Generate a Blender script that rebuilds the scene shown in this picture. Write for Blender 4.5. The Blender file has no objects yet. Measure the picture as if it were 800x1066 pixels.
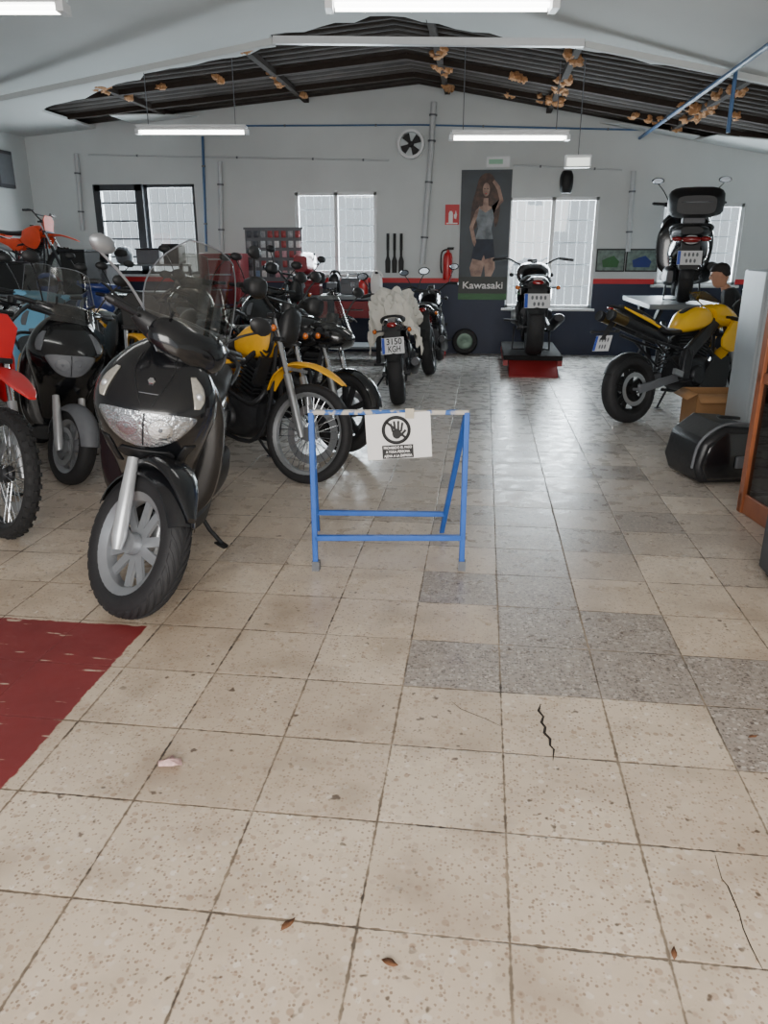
import bpy, bmesh, math, random
from mathutils import Vector, Matrix, noise as NZ
from math import sin, cos, pi, radians as RD, sqrt, atan2
random.seed(11)
SC = bpy.context.scene
COL = SC.collection
I4 = Matrix.Identity(4)
T = Matrix.Translation

# ---------------------------------------------------------------- camera model
CAM = Vector((0, 0, 1.5)); FPX = 800.0
PIT = RD(18.84); YAW = RD(7.08)
FW = Vector((-sin(YAW)*cos(PIT), cos(YAW)*cos(PIT), -sin(PIT)))
RT = Vector((cos(YAW), sin(YAW), 0)); UPV = RT.cross(FW)
def ray(px, py): return RT*(px-400)-UPV*(py-533)+FW*FPX
def PY(px, py, Y):
    d = ray(px, py); return CAM+d*(Y/d.y)
def PZ(px, py, z=0.0):
    d = ray(px, py); return CAM+d*((z-1.5)/d.z)

# ---------------------------------------------------------------- materials
def lin(c):
    c /= 255.0
    return c/12.92 if c <= .04045 else ((c+.055)/1.055)**2.4
def C(r, g, b): return (lin(r), lin(g), lin(b), 1)
def link(nt, a, ao, b, bi): nt.links.new(a.outputs[ao], b.inputs[bi])
def mat(name, rgb, rough=.5, metal=0., var=.08, sc=25., bump=0., bs=80., coat=0., emit=0., rgb2=None, lo=.45, hi=.55):
    m = bpy.data.materials.new(name); m.use_nodes = True; nt = m.node_tree
    b = nt.nodes['Principled BSDF']; c = C(*rgb)
    tc = nt.nodes.new('ShaderNodeTexCoord')
    n = nt.nodes.new('ShaderNodeTexNoise'); n.inputs['Scale'].default_value = sc; n.inputs['Detail'].default_value = 4
    link(nt, tc, 'Object', n, 'Vector')
    mx = nt.nodes.new('ShaderNodeMix'); mx.data_type = 'RGBA'
    if rgb2:
        mx.inputs[6].default_value = c; mx.inputs[7].default_value = C(*rgb2)
        mr = nt.nodes.new('ShaderNodeMapRange'); mr.inputs[1].default_value = lo; mr.inputs[2].default_value = hi
        link(nt, n, 'Fac', mr, 0); nt.links.new(mr.outputs[0], mx.inputs[0])
    else:
        mx.inputs[6].default_value = tuple(v*(1-var*1.6) for v in c[:3])+(1,)
        mx.inputs[7].default_value = tuple(min(1, v*(1+var*1.6)) for v in c[:3])+(1,)
        link(nt, n, 'Fac', mx, 0)
    nt.links.new(mx.outputs[2], b.inputs['Base Color'])
    b.inputs['Roughness'].default_value = rough; b.inputs['Metallic'].default_value = metal
    b.inputs['Coat Weight'].default_value = coat; b.inputs['Coat Roughness'].default_value = .08
    if bump:
        n2 = nt.nodes.new('ShaderNodeTexNoise'); n2.inputs['Scale'].default_value = bs
        link(nt, tc, 'Object', n2, 'Vector')
        bp = nt.nodes.new('ShaderNodeBump'); bp.inputs['Strength'].default_value = bump; bp.inputs['Distance'].default_value = .01
        link(nt, n2, 'Fac', bp, 'Height'); link(nt, bp, 'Normal', b, 'Normal')
    if emit:
        b.inputs['Emission Color'].default_value = c; b.inputs['Emission Strength'].default_value = emit
    return m
def glassy(name, tint, refl=.12, rough=.03):
    m = bpy.data.materials.new(name); m.use_nodes = True; nt = m.node_tree
    nt.nodes.remove(nt.nodes['Principled BSDF']); out = nt.nodes['Material Output']
    t = nt.nodes.new('ShaderNodeBsdfTransparent'); t.inputs[0].default_value = C(*tint)
    g = nt.nodes.new('ShaderNodeBsdfGlossy'); g.inputs['Roughness'].default_value = rough
    mx = nt.nodes.new('ShaderNodeMixShader')
    n = nt.nodes.new('ShaderNodeTexNoise'); n.inputs['Scale'].default_value = 6
    mr = nt.nodes.new('ShaderNodeMapRange'); mr.inputs[3].default_value = refl*.6; mr.inputs[4].default_value = refl*1.5
    link(nt, n, 'Fac', mr, 0); nt.links.new(mr.outputs[0], mx.inputs[0])
    nt.links.new(t.outputs[0], mx.inputs[1]); nt.links.new(g.outputs[0], mx.inputs[2]); nt.links.new(mx.outputs[0], out.inputs[0])
    return m
def tiremat():
    m = mat('tire_rubber', (30, 30, 32), .7, 0, .15, 30); nt = m.node_tree; b = nt.nodes['Principled BSDF']
    tc = nt.nodes.new('ShaderNodeTexCoord'); sp = nt.nodes.new('ShaderNodeSeparateXYZ'); link(nt, tc, 'Object', sp, 0)
    def M(op, a, bb=None):
        k = nt.nodes.new('ShaderNodeMath'); k.operation = op
        for i, v in enumerate((a, bb)):
            if v is None: continue
            if isinstance(v, (int, float)): k.inputs[i].default_value = v
            else: nt.links.new(v, k.inputs[i])
        return k.outputs[0]
    an = M('MULTIPLY', M('ARCTAN2', sp.outputs['Z'], sp.outputs['X']), 24)
    ph = M('ADD', an, M('MULTIPLY', M('ABSOLUTE', sp.outputs['Y']), 90))
    s = M('GREATER_THAN', M('SINE', ph), .55)
    bp = nt.nodes.new('ShaderNodeBump'); bp.inputs['Strength'].default_value = 1.; bp.inputs['Distance'].default_value = .008; bp.invert = True
    nt.links.new(s, bp.inputs['Height']); link(nt, bp, 'Normal', b, 'Normal')
    return m
BLK = mat('gloss_black_paint', (18, 19, 22), .2, 0, .1, 8, coat=.6)
SATB = mat('satin_black_plastic', (26, 27, 29), .5, 0, .15, 30, .1, 200)
SEATM = mat('black_seat_vinyl', (28, 28, 30), .55, 0, .15, 30, .15, 260)
DKM = mat('dark_engine_metal', (54, 55, 58), .42, .6, .2, 30)
ALU = mat('cast_aluminium', (164, 167, 170), .35, .75, .1, 25)
SILV = mat('silver_paint', (190, 193, 196), .3, .5, .06, 20, coat=.3)
RIMG = mat('grey_silver_rim', (150, 153, 157), .35, .55, .08, 20, coat=.2)
CHR = mat('chrome', (205, 208, 212), .16, 1, .04, 15)
TIRE = tiremat()
TRD = mat('tread_rubber', (34, 34, 36), .75, 0, .15, 30)
KNOB = mat('knobby_rubber', (30, 30, 31), .8, 0, .2, 30)
YEL = mat('yellow_paint', (236, 184, 22), .25, 0, .08, 8, coat=.5)
YELD = mat('worn_yellow_plastic', (232, 172, 34), .4, 0, .1, 12)
RED = mat('red_plastic', (186, 26, 30), .35, 0, .1, 12, coat=.3)
ORG = mat('orange_red_plastic', (230, 74, 32), .38, 0, .1, 12)
BLU = mat('light_blue_paint', (110, 172, 206), .3, 0, .08, 10, coat=.4)
NAVY = mat('dark_blue_paint', (32, 50, 118), .28, 0, .1, 10, coat=.4)
GREY = mat('grey_plastic', (98, 101, 106), .5, 0, .1, 20)
SPRING = mat('red_spring', (150, 30, 30), .4, .2, .1)
GOLD = mat('bronze_exhaust_metal', (112, 94, 60), .32, .9, .2, 14)
LENS = mat('headlight_lens', (176, 180, 184), .12, .75, .3, 60, .9, 55, coat=1.)
REFL = mat('headlight_reflector', (212, 216, 220), .1, .9, .15, 40, .3, 120, coat=1.)
AMB = mat('amber_lens', (200, 104, 34), .2, 0, .1, 50, coat=.5)
CLR = mat('clear_signal_lens', (182, 178, 168), .18, .35, .2, 70, coat=.6)
REDL = mat('red_lens', (130, 16, 18), .2, 0, .1, 50, coat=.5)
MIRR = mat('mirror_glass', (90, 96, 102), .12, .9, .02)
PLATEW = mat('plate_white', (205, 206, 208), .4, 0, .04)
PLATEB = mat('plate_blue', (30, 70, 170), .4, 0, .05)
INK = mat('black_ink', (14, 14, 15), .6, 0, .05)
SMOKE = glassy('smoked_windscreen', (206, 204, 198), .13, .1)
CLEARG = glassy('clear_glass', (240, 244, 246), .04)
DGLASS = glassy('dim_cabinet_glass', (150, 158, 158), .12)
WHITEP = mat('white_paper', (228, 226, 224), .75, 0, .03, 10)

# ---------------------------------------------------------------- mesh kit
def cr(secs, k=4):
    if k <= 1: return [tuple(s) for s in secs]
    out = []; n = len(secs)
    for i in range(n-1):
        q0, q1, q2, q3 = secs[max(i-1, 0)], secs[i], secs[i+1], secs[min(i+2, n-1)]
        for j in range(k):
            t = j/k
            out.append(tuple(.5*(2*b+(-a+c)*t+(2*a-5*b+4*c-d)*t*t+(-a+3*b-3*c+d)*t**3) for a, b, c, d in zip(q0, q1, q2, q3)))
    out.append(tuple(secs[-1])); return out
def sp(v, e): return math.copysign(abs(v)**(2/e), v)
class MB:
    def __init__(s): s.v = []; s.f = []
    def add(s, vs, fs):
        o = len(s.v); s.v += [Vector(v) for v in vs]; s.f += [tuple(i+o for i in f) for f in fs]; return s
    def box(s, x0, x1, y0, y1, z0, z1):
        return s.add([(x, y, z) for x in (x0, x1) for y in (y0, y1) for z in (z0, z1)],
                     [(0, 1, 3, 2), (4, 6, 7, 5), (0, 4, 5, 1), (2, 3, 7, 6), (0, 2, 6, 4), (1, 5, 7, 3)])
    def rings(s, R, cap=True, loop=False):
        n = len(R[0]); o = len(s.v); m = len(R)
        for r in R: s.v += [Vector(q) for q in r]
        for i in range(m if loop else m-1):
            j = (i+1) % m
            for k in range(n):
                l = (k+1) % n
                s.f.append((o+i*n+k, o+i*n+l, o+j*n+l, o+j*n+k))
        if cap and not loop:
            s.f.append(tuple(o+k for k in range(n))); s.f.append(tuple(o+(m-1)*n+k for k in reversed(range(n))))
        return s
    def tube(s, pts, r, n=8, sm=0, cap=True):
        pts = [tuple(q) for q in pts]
        if isinstance(r, (int, float)): r = [r]*len(pts)
        if sm:
            pp = cr([tuple(a)+(b,) for a, b in zip(pts, r)], sm); pts = [q[:3] for q in pp]; r = [q[3] for q in pp]
        P = [Vector(q) for q in pts]; R = []; u = None
        for i, q in enumerate(P):
            d = (P[min(i+1, len(P)-1)]-P[max(i-1, 0)]).normalized()
            if u is None:
                u = d.orthogonal().normalized()
            else:
                u = (u-d*u.dot(d)).normalized()
            w = d.cross(u)
            R.append([q+(u*cos(2*pi*k/n)+w*sin(2*pi*k/n))*r[i] for k in range(n)])
        return s.rings(R, cap)
    def lathe(s, prof, c=(0, 0, 0), axis='y', n=32, closed=False):
        c = Vector(c); R = []
        for k in range(n):
            a = 2*pi*k/n; ring = []
            for r, h in prof:
                q = {'y': (r*cos(a), h, r*sin(a)), 'x': (h, r*cos(a), r*sin(a)), 'z': (r*cos(a), r*sin(a), h)}[axis]
                ring.append(c+Vector(q))
            R.append(ring)
        m = len(prof); o = len(s.v)
        for r in R: s.v += r
        for k in range(n):
            l = (k+1) % n
            for i in range(m if closed else m-1):
                j = (i+1) % m
                s.f.append((o+k*m+i, o+k*m+j, o+l*m+j, o+l*m+i))
        return s
    def body(s, secs, ax='x', n=20, e=2.6, k=4, yc=0., ysc=1.):
        secs = [q if len(q) == 5 else tuple(q)+(q[3],) for q in secs]; R = []
        for (p, lo, hi, ht, hb) in cr(secs, k):
            ring = []; c = (lo+hi)/2; h = (hi-lo)/2
            for i in range(n):
                a = 2*pi*i/n; w = sp(sin(a), e); y = yc+(hb+(ht-hb)*(w+1)/2)*sp(cos(a), e)*ysc; b = c+h*w
                ring.append((p, y, b) if ax == 'x' else (b, y, p))
            R.append(ring)
        return s.rings(R)
    def bar(s, p0, p1, w, h, up=(0, 0, 1), w1=None, h1=None):
        p0, p1 = Vector(p0), Vector(p1); d = (p1-p0).normalized(); u = Vector(up)
        if abs(d.dot(u)) > .95: u = Vector((1, 0, 0)) if abs(d.x) < .9 else Vector((0, 1, 0))
        a = d.cross(u).normalized(); b = a.cross(d); w1 = w if w1 is None else w1; h1 = h if h1 is None else h1
        R = [[q+a*x*ww/2+b*y*hh/2 for x, y in ((-1, -1), (1, -1), (1, 1), (-1, 1))] for q, ww, hh in ((p0, w, h), (p1, w1, h1))]
        return s.rings(R)
    def ball(s, c, r, nu=12, nv=8):
        c = Vector(c); r = (r, r, r) if isinstance(r, (int, float)) else r
        R = []
        for j in range(1, nv):
            ph = -pi/2+pi*j/nv
            R.append([c+Vector((r[0]*cos(ph)*cos(2*pi*i/nu), r[1]*cos(ph)*sin(2*pi*i/nu), r[2]*sin(ph))) for i in range(nu)])
        return s.rings(R)
    def prism(s, poly, plane, a, b):
        m = {'xz': lambda u, v, w: (u, w, v), 'xy': lambda u, v, w: (u, v, w), 'yz': lambda u, v, w: (w, u, v)}[plane]
        return s.rings([[m(u, v, w) for u, v in poly] for w in (a, b)])
    def sweep(s, P, crown=.3, th=.008, m=6):
        rr = []
        for i, (x, z, w) in enumerate(P):
            a, b = P[max(i-1, 0)], P[min(i+1, len(P)-1)]; t = Vector((b[0]-a[0], b[1]-a[1])).normalized(); nx, nz = -t.y, t.x
            if nz < 0: nx, nz = -nx, -nz
            ring = []
            for side, off in ((1, 0), (-1, -th)):
                for j in range(m+1):
                    v = (-1+2*j/m)*side; d = off-crown*w*(abs(v)**2.2)*.6; ring.append((x+nx*d, v*w/2, z+nz*d))
            rr.append(ring)
        return s.rings(rr)
    def arc(s, c, R, a0, a1, w, crown=.35, th=.006, n=16, m=6):
        rr = []
        for i in range(n+1):
            a = RD(a0+(a1-a0)*i/n); ring = []
            tap = 1-.25*abs(2*i/n-1)**3
            for side, off in ((1, 0), (-1, -th)):
                for j in range(m+1):
                    v = (-1+2*j/m)*side; r = R+off-crown*w*(abs(v)**2.2)*.6
                    ring.append((c[0]+r*cos(a), c[1]+v*w/2*tap, c[2]+r*sin(a)))
            rr.append(ring)
        return s.rings(rr)
    def xf(s, M):
        s.v = [M @ q for q in s.v]; return s
    def build(s, name, m, parent=None, M=None, bevel=0., smooth=38, sub=0, solid=0.):
        if M is not None and M is not I4: s.xf(M)
        me = bpy.data.meshes.new(name); me.from_pydata([tuple(q) for q in s.v], [], s.f)
        bm = bmesh.new(); bm.from_mesh(me); bmesh.ops.recalc_face_normals(bm, faces=bm.faces); bm.to_mesh(me); bm.free()
        me.shade_smooth(); me.set_sharp_from_angle(angle=RD(smooth))
        me.materials.append(m); o = bpy.data.objects.new(name, me); COL.objects.link(o)
        if parent: o.parent = parent
        if solid:
            k = o.modifiers.new('solid', 'SOLIDIFY'); k.thickness = solid; k.offset = 0
        if bevel:
            k = o.modifiers.new('bevel', 'BEVEL'); k.width = bevel; k.segments = 2; k.limit_method = 'ANGLE'; k.angle_limit = RD(40)
        if sub:
            k = o.modifiers.new('sub', 'SUBSURF'); k.levels = sub; k.render_levels = sub
        return o
def tag(o, label, cat, group=None):
    o['label'] = label; o['category'] = cat
    if group: o['group'] = group
    return o
def thing(name, label, cat, loc=(0, 0, 0), rot=(0, 0, 0), group=None, scale=1.):
    o = bpy.data.objects.new(name, None); COL.objects.link(o); o.location = loc; o.rotation_euler = rot; o.scale = (scale,)*3
    o.empty_display_size = .1
    return tag(o, label, cat, group)
def struct(o):
    o['kind'] = 'structure'; return o
def basis(x, y, z, o): return Matrix(((x[0], y[0], z[0], o[0]), (x[1], y[1], z[1], o[1]), (x[2], y[2], z[2], o[2]), (0, 0, 0, 1)))
def FRONTM(o): return basis((1, 0, 0), (0, 0, 1), (0, -1, 0), o)      # flat things that look towards -Y
def REARM(o): return basis((0, -1, 0), (0, 0, 1), (-1, 0, 0), o)      # plates that look towards -X of a vehicle
def text(name, body, size, m, parent, M, weight=0., width=None):
    cu = bpy.data.curves.new('t', 'FONT'); cu.body = body; cu.size = size; cu.align_x = 'CENTER'; cu.align_y = 'CENTER'; cu.extrude = .0006; cu.offset = weight
    o = bpy.data.objects.new('t', cu); COL.objects.link(o); bpy.context.view_layer.update()
    me = bpy.data.meshes.new_from_object(o.evaluated_get(bpy.context.evaluated_depsgraph_get()))
    bpy.data.objects.remove(o)
    if width:
        xs = [v.co.x for v in me.vertices]; k = width/(max(xs)-min(xs)); me.transform(Matrix.Diagonal((k, 1, 1, 1)))
    me.transform(M); me.materials.clear(); me.materials.append(m); me.name = name
    q = bpy.data.objects.new(name, me); COL.objects.link(q); q.parent = parent; return q
def flat(name, poly, m, parent, M, th=.001):
    return MB().prism(poly, 'xy', -th, 0).build(name, m, parent, M)
def circ(cx, cy, r, n=32, ry=None): return [(cx+r*cos(2*pi*i/n), cy+(ry or r)*sin(2*pi*i/n)) for i in range(n)]

# ---------------------------------------------------------------- wheels
def wheel(root, nm, x, R, w, style, rimm, M, discs=(1,), nsp=5, asp=.8, spw=1., tread=False, gap=.14):
    Mx = M @ T((x, 0, R)); hh = w*asp/2; Rc = R-hh; Ri = R-2*hh+.012
    rim = MB().lathe([(Ri, -w*.38), (Ri+.012, -w*.42), (Ri+.012, -w*.34), (Ri-.012, -w*.25), (Ri-.018, 0), (Ri-.012, w*.25), (Ri+.012, w*.34), (Ri+.012, w*.42), (Ri, w*.38), (Ri-.028, w*.22), (Ri-.034, 0), (Ri-.028, -w*.22)], n=40, closed=True)
    hw = w*.42
    rim.lathe([(.0, -hw), (.045, -hw), (.05, -hw*.4), (.04, 0), (.05, hw*.4), (.045, hw), (0, hw)], n=20)
    if style == 'alloy':
        for i in range(nsp):
            for da in (-gap, gap):
                a = 2*pi*i/nsp+.3
                rim.bar((.035*cos(a+da*2.2), 0, .035*sin(a+da*2.2)), ((Ri-.02)*cos(a+da*1.5), 0, (Ri-.02)*sin(a+da*1.5)), .045, .022*spw, (0, 1, 0), .04, .026*spw)
    o = rim.build(nm, rimm, root, None); o.matrix_local = Mx
    prof = []
    for k in range(18):
        a = 2*pi*k/18; prof.append((Rc+hh*sp(cos(a), 2.3), w/2*sp(sin(a), 2.5)))
    t = MB().lathe(prof, n=56, closed=True)
    if style == 'knob':
        for i in range(34):
            for j, yy in enumerate((-.34, 0, .34)):
                a = 2*pi*(i+(.5 if j == 1 else 0))/34; rr = R-.006-abs(yy)*.03
                t.bar((rr*cos(a), yy*w, rr*sin(a)), ((rr+.016)*cos(a), yy*w*1.1, (rr+.016)*sin(a)), .024, w*.24, (0, 1, 0))
    t.build('tire', KNOB if style == 'knob' else TIRE, o)
    if tread:
        g = MB(); NT = 34
        for i in range(NT):
            for sd in (-1, 1):
                R2 = []
                for q in range(6):
                    f = .06+.36*q/5; a = 2*pi*(i+(.5 if sd > 0 else 0))/NT+.30*q/5
                    c_ = (1-(2*f)**2.5)**(1/2.3); r = Rc+hh*c_
                    R2.append([((r+dr)*cos(a+da), sd*f*w, (r+dr)*sin(a+da)) for dr, da in ((-.004, -.055), (.0045, -.055), (.0045, .055), (-.004, .055))])
                g.rings(R2)
        g.build('tread_blocks', TRD, o)
    if style in ('wire', 'knob'):
        s = MB(); N = 32
        for i in range(N):
            a = 2*pi*i/N; b = a+(.32 if i % 2 else -.32); y = hw*.8*(1 if i % 4 < 2 else -1)
            s.tube([(.045*cos(b), y, .045*sin(b)), ((Ri-.02)*cos(a), 0, (Ri-.02)*sin(a))], .0024, 5)
        s.build('wire_spokes', CHR, o)
    for sd in discs:
        y = sd*(hw+.012); rd = Ri*.72
        MB().lathe([(rd*.74, y-.002), (rd, y-.002), (rd, y+.002), (rd*.74, y+.002)], n=32, closed=True).build('brake_disc', ALU, o)
    return o
def steer_m(x, z, deg, rake=.42):
    a = Vector((-rake, 0, sqrt(1-rake*rake))); A = Vector((x-.03, 0, z))
    return T(A) @ Matrix.Rotation(RD(deg), 4, a) @ T(-A)
def plate(root, x, z, lines=None, tilt=12, w=.22, h=.16):
    M = T((x, 0, z)) @ Matrix.Rotation(RD(tilt), 4, 'Y') @ REARM((0, 0, 0))
    p = MB().box(-w/2, w/2, -h/2, h/2, -.003, 0).build('license_plate', PLATEW, root, M)
    flat('blue_band', [(-w/2+.002, -h/2+.003), (-w/2+.03, -h/2+.003), (-w/2+.03, h/2-.003), (-w/2+.002, h/2-.003)], PLATEB, p, M @ T((0, 0, .0012)))
    if lines:
        for i, t in enumerate(lines):
            text('plate_number', t, .085, INK, p, M @ T((.012, h*.23*(1 if i == 0 else -1), .0014)), .0012, .15 if i == 0 else .12)
    else:                                                              # too far away to read: only dark smudges where the characters are
        b = MB()
        for yy, n in ((h*.22, 4), (-h*.22, 3)):
            for i in range(n):
                xx = .012+(i-(n-1)/2)*.036*w/.22; b.prism(circ(xx, yy, .011*w/.22, 10, h*.15), 'xy', 0, .0012)
        b.build('plate_smudges', GREY, p, M @ T((0, 0, .0002)))
    return p
def mirror(root, M, x, y, z, s, hx=.02, hy=.1, hz=.2, m=SATB, face=MIRR, k=1.):
    o = MB().tube([(x, y, z), (x+hx*.4, y+s*hy*.5, z+hz*.6), (x+hx, y+s*hy, z+hz)], .006, 6, 3).ball((x+hx, y+s*hy, z+hz+.03), (.025*k, .065*k, .042*k)).build('mirror', m, root, M)
    MB().body([(-.032*k, -.03*k, .03*k, .05*k), (-.020*k, -.035*k, .035*k, .057*k)], n=20, e=2, k=1).build('mirror_glass', face, o, M @ T((x+hx+.006, y+s*hy, z+hz+.03)))

# ---------------------------------------------------------------- motorcycles
def moto(kind, label, loc, head, lean=-9, steer=0, body=BLK, fend=None, seat=SEATM, rim=DKM, forkm=ALU, plt=None, screen=False, mirrors=True, side=None, hl=True, bar=SATB, noplate=False, scale=1., wide=1.):
    wb, Rf, wf, Rr, wr, dz, FL, ws = dict(naked=(1.40, .31, .11, .315, .15, 0, .70, 'alloy'), trail=(1.42, .345, .085, .325, .115, .09, .84, 'wire'),
        dirt=(1.46, .35, .08, .335, .11, .10, .82, 'knob'), sport=(1.40, .30, .12, .305, .135, 0, .64, 'alloy'))[kind]
    root = thing('motorcycle', label, 'motorcycle', loc, (RD(lean), 0, RD(head)), None, scale); xf, xr = wb/2, -wb/2
    root.scale.y *= wide
    fend = fend or body; side = side or body
    M = steer_m(xf, Rf, steer); a = Vector((-.42, 0, .9075)); top = Vector((xf, 0, Rf))+a*FL
    wheel(root, 'front_wheel', xf, Rf, wf, ws, rim, M, (1, -1) if kind == 'sport' else (1,))
    wheel(root, 'rear_wheel', xr, Rr, wr, ws, rim, I4, (-1,))
    for s in (-1, 1):
        p0 = Vector((xf, s*.095, Rf))
        f = MB().tube([p0-a*.03, p0+a*.05, p0+a*FL*.5], [.02, .029, .027], 12).build('fork_leg', forkm, root, M)
        MB().tube([p0+a*FL*.45, p0+a*(FL+.02)], .02, 10).build('stanchion', CHR if kind != 'sport' else GOLD, f, M)
    y = MB()
    for d in (0, -.17):
        q = top+a*d; y.bar((q.x, -.125, q.z), (q.x, .125, q.z), .07, .03)
    y.tube([top-a*.18, top], .025, 10)
    y.build('triple_clamp', DKM, root, M, .006)
    hx, hz = top.x+.01, top.z+.03
    if kind == 'sport':
        hb = MB(); up = -.02
        for s in (-1, 1): hb.tube([(hx, s*.1, hz+up), (hx-.05, s*.22, hz+up-.01), (hx-.1, s*.33, hz+up-.03)], .012, 8)
        ge = [(hx-.06, .24, hz+up-.015), (hx-.11, .36, hz+up-.035)]
    else:
        up = .13 if kind != 'naked' else .08; W = .40 if kind != 'naked' else .37
        hb = MB().tube([(hx-.09, -W, hz+up-.02), (hx-.05, -W*.65, hz+up), (hx, -.1, hz), (hx, .1, hz), (hx-.05, W*.65, hz+up), (hx-.09, W, hz+up-.02)], .011, 8, 3)
        if kind in ('dirt', 'trail'): hb.tube([(hx-.03, -.17, hz+up*.6), (hx-.03, .17, hz+up*.6)], .012, 8)
        ge = [(hx-.055, W*.68, hz+up-.002), (hx-.092, W+.01, hz+up-.021)]
    hb = hb.build('handlebar', bar, root, M)
    for s in (-1, 1):
        g = [Vector((q[0], s*q[1], q[2])) for q in ge]
        MB().tube(g, .018, 10).build('grip', SATB, hb, M)
        MB().tube([g[0]+Vector((.01, 0, 0)), g[0]+Vector((.06, s*.01, -.005)), g[1]+Vector((.055, 0, -.01))], .006, 6, 3).build('lever', DKM, hb, M)
        if mirrors and kind not in ('dirt', 'sport'): mirror(root, M, g[0].x, g[0].y, g[0].z, s, .03, .09, .17)
    # front fender and light
    if kind == 'dirt':
        q = top-a*.24
        MB().body([(q.x-.22, q.z-.06, q.z-.03, .05), (q.x-.05, q.z-.01, q.z+.025, .085), (q.x+.2, q.z+.0, q.z+.03, .08), (q.x+.42, q.z-.05, q.z-.03, .06), (q.x+.52, q.z-.085, q.z-.075, .02)], e=3).build('front_fender', fend, root, M)
        MB().prism([(-.12, .02), (.12, .02), (.15, .2), (.09, .27), (-.09, .27), (-.15, .2)], 'yz', hx+.07, hx+.085).build('number_plate', body, root, M @ T((0, 0, hz-.2)), .005)
    elif kind == 'trail':
        MB().sweep(cr([(xf-.38, Rf+.26, .09), (xf-.33, Rf+.38, .12), (xf-.2, Rf+.47, .15), (xf-.02, Rf+.48, .15), (xf+.14, Rf+.43, .12), (xf+.24, Rf+.37, .05)], 5), .25, .009).build('front_fender', fend, root, M)
        MB().bar((xf-.17, -.1, Rf+.42), (xf-.17, .1, Rf+.42), .05, .02).build('fork_brace', ALU, root, M)
        MB().body([(hx-.0, hz-.22, hz-.02, .07), (hx+.06, hz-.23, hz+.03, .095), (hx+.1, hz-.19, hz+.04, .08), (hx+.12, hz-.15, hz+.0, .04)], e=3.2).build('headlight_cowl', SATB, root, M)
        for s in (-1, 1):
            for k_, (dy, dd) in enumerate(((.07, 0), (.1, .04))): MB().tube([(hx-.02, s*dy, hz-.02+dd), (hx+.03, s*(dy+.04), hz-.2), (hx-.06, s*.06, hz-.32+dd), (hx-.18, s*.05, hz-.2)], .009, 6, 4).build('control_cable', SATB, root, M)
            MB().body([(hx-.07, hz+up-.05, hz+up+.03, .01), (hx+.02, hz+up-.09, hz+up+.05, .02), (hx+.07, hz+up-.06, hz+up+.03, .008)], yc=s*W*.86, n=14, ysc=4.5).build('hand_guard', SATB, root, M)
    else:
        MB().arc((xf, 0, Rf), Rf+.03, 15, 165, wf+.05).build('front_fender', fend, root, M)
    if kind in ('naked', 'trail'):
        if hl and kind == 'naked':
            c = (hx+.09, 0, hz-.11)
            h = MB().lathe([(0, -.1), (.05, -.09), (.085, -.04), (.092, .02), (.085, .035)], c, 'x', 24).build('headlight', BLK, root, M)
            MB().lathe([(0, .05), (.05, .046), (.082, .032)], c, 'x', 24).build('headlight_lens', LENS, h, M)
        MB().lathe([(0, .02), (.045, .02), (.05, .0), (.045, -.05), (0, -.05)], (hx+.03, 0, hz+.05), 'z', 18).build('instrument', SATB, root, M)
        for s in (-1, 1):
            t = MB().tube([(hx+.04, s*.09, hz-.12), (hx+.05, s*.17, hz-.12)], .008, 6).ball((hx+.05, s*.19, hz-.12), (.04, .025, .028)).build('turn_signal', SATB, root, M)
            MB().ball((hx+.07, s*.19, hz-.12), (.026, .022, .024)).build('signal_lens', AMB, t, M)
    if screen:
        g = MB(); rows = []
        for i in range(7):
            v = i/6; W = .19-.09*v*v
            rows.append([(hx+.18-.2*v-.35*(W*(j/4-1))**2*6, W*(j/4-1), hz-.06+.3*v) for j in range(9)])
        g.add([q for r in rows for q in r], [(i*9+j, i*9+j+1, i*9+j+10, i*9+j+9) for i in range(6) for j in range(8)]).build('windscreen', SMOKE, root, M)
        MB().body([(hx+.0, hz-.2, hz-.02, .15), (hx+.12, hz-.2, hz-.02, .15), (hx+.2, hz-.17, hz-.06, .1), (hx+.23, hz-.14, hz-.09, .04)]).build('headlight_cowl', BLK, root, M)
    # tank, seat, tail
    D = dz
    if kind == 'sport':
        tk = MB().body([(.34, .84, .89, .05), (.28, .80, .965, .115), (.15, .78, 1.0, .15), (.03, .77, .975, .14), (-.07, .77, .90, .095), (-.15, .77, .82, .05)], e=2.9, n=24).build('fuel_tank', body, root)
        MB().body([(.2, .985, 1.002, .03), (.08, .98, .998, .05), (-.02, .945, .966, .03)], e=3).build('tank_strip', SATB, tk)
        MB().body([(-.10, .75, .81, .08), (-.28, .75, .81, .12), (-.40, .78, .85, .10)]).build('seat', seat, root)
        t = MB().body([(-.3, .78, .83, .07), (-.45, .84, .90, .085), (-.65, .925, .975, .075), (-.85, 1.01, 1.04, .045), (-.95, 1.045, 1.055, .012)], e=3).build('tail', SATB, root)
        for s in (-1, 1): MB().body([(-.38, .815, .84, .004), (-.5, .87, .905, .008), (-.68, .945, .97, .008), (-.84, 1.015, 1.03, .003)], yc=s*.078, n=10).build('tail_panel', body, t)
        MB().body([(-.45, .88, .925, .06), (-.6, .94, .995, .07), (-.78, 1.0, 1.045, .045), (-.84, 1.02, 1.04, .02)]).build('passenger_pad', seat, t)
        MB().body([(-.93, 1.01, 1.03, .035), (-.95, 1.015, 1.035, .025), (-.965, 1.02, 1.03, .012)], n=12).build('tail_light', REDL, root)
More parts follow.
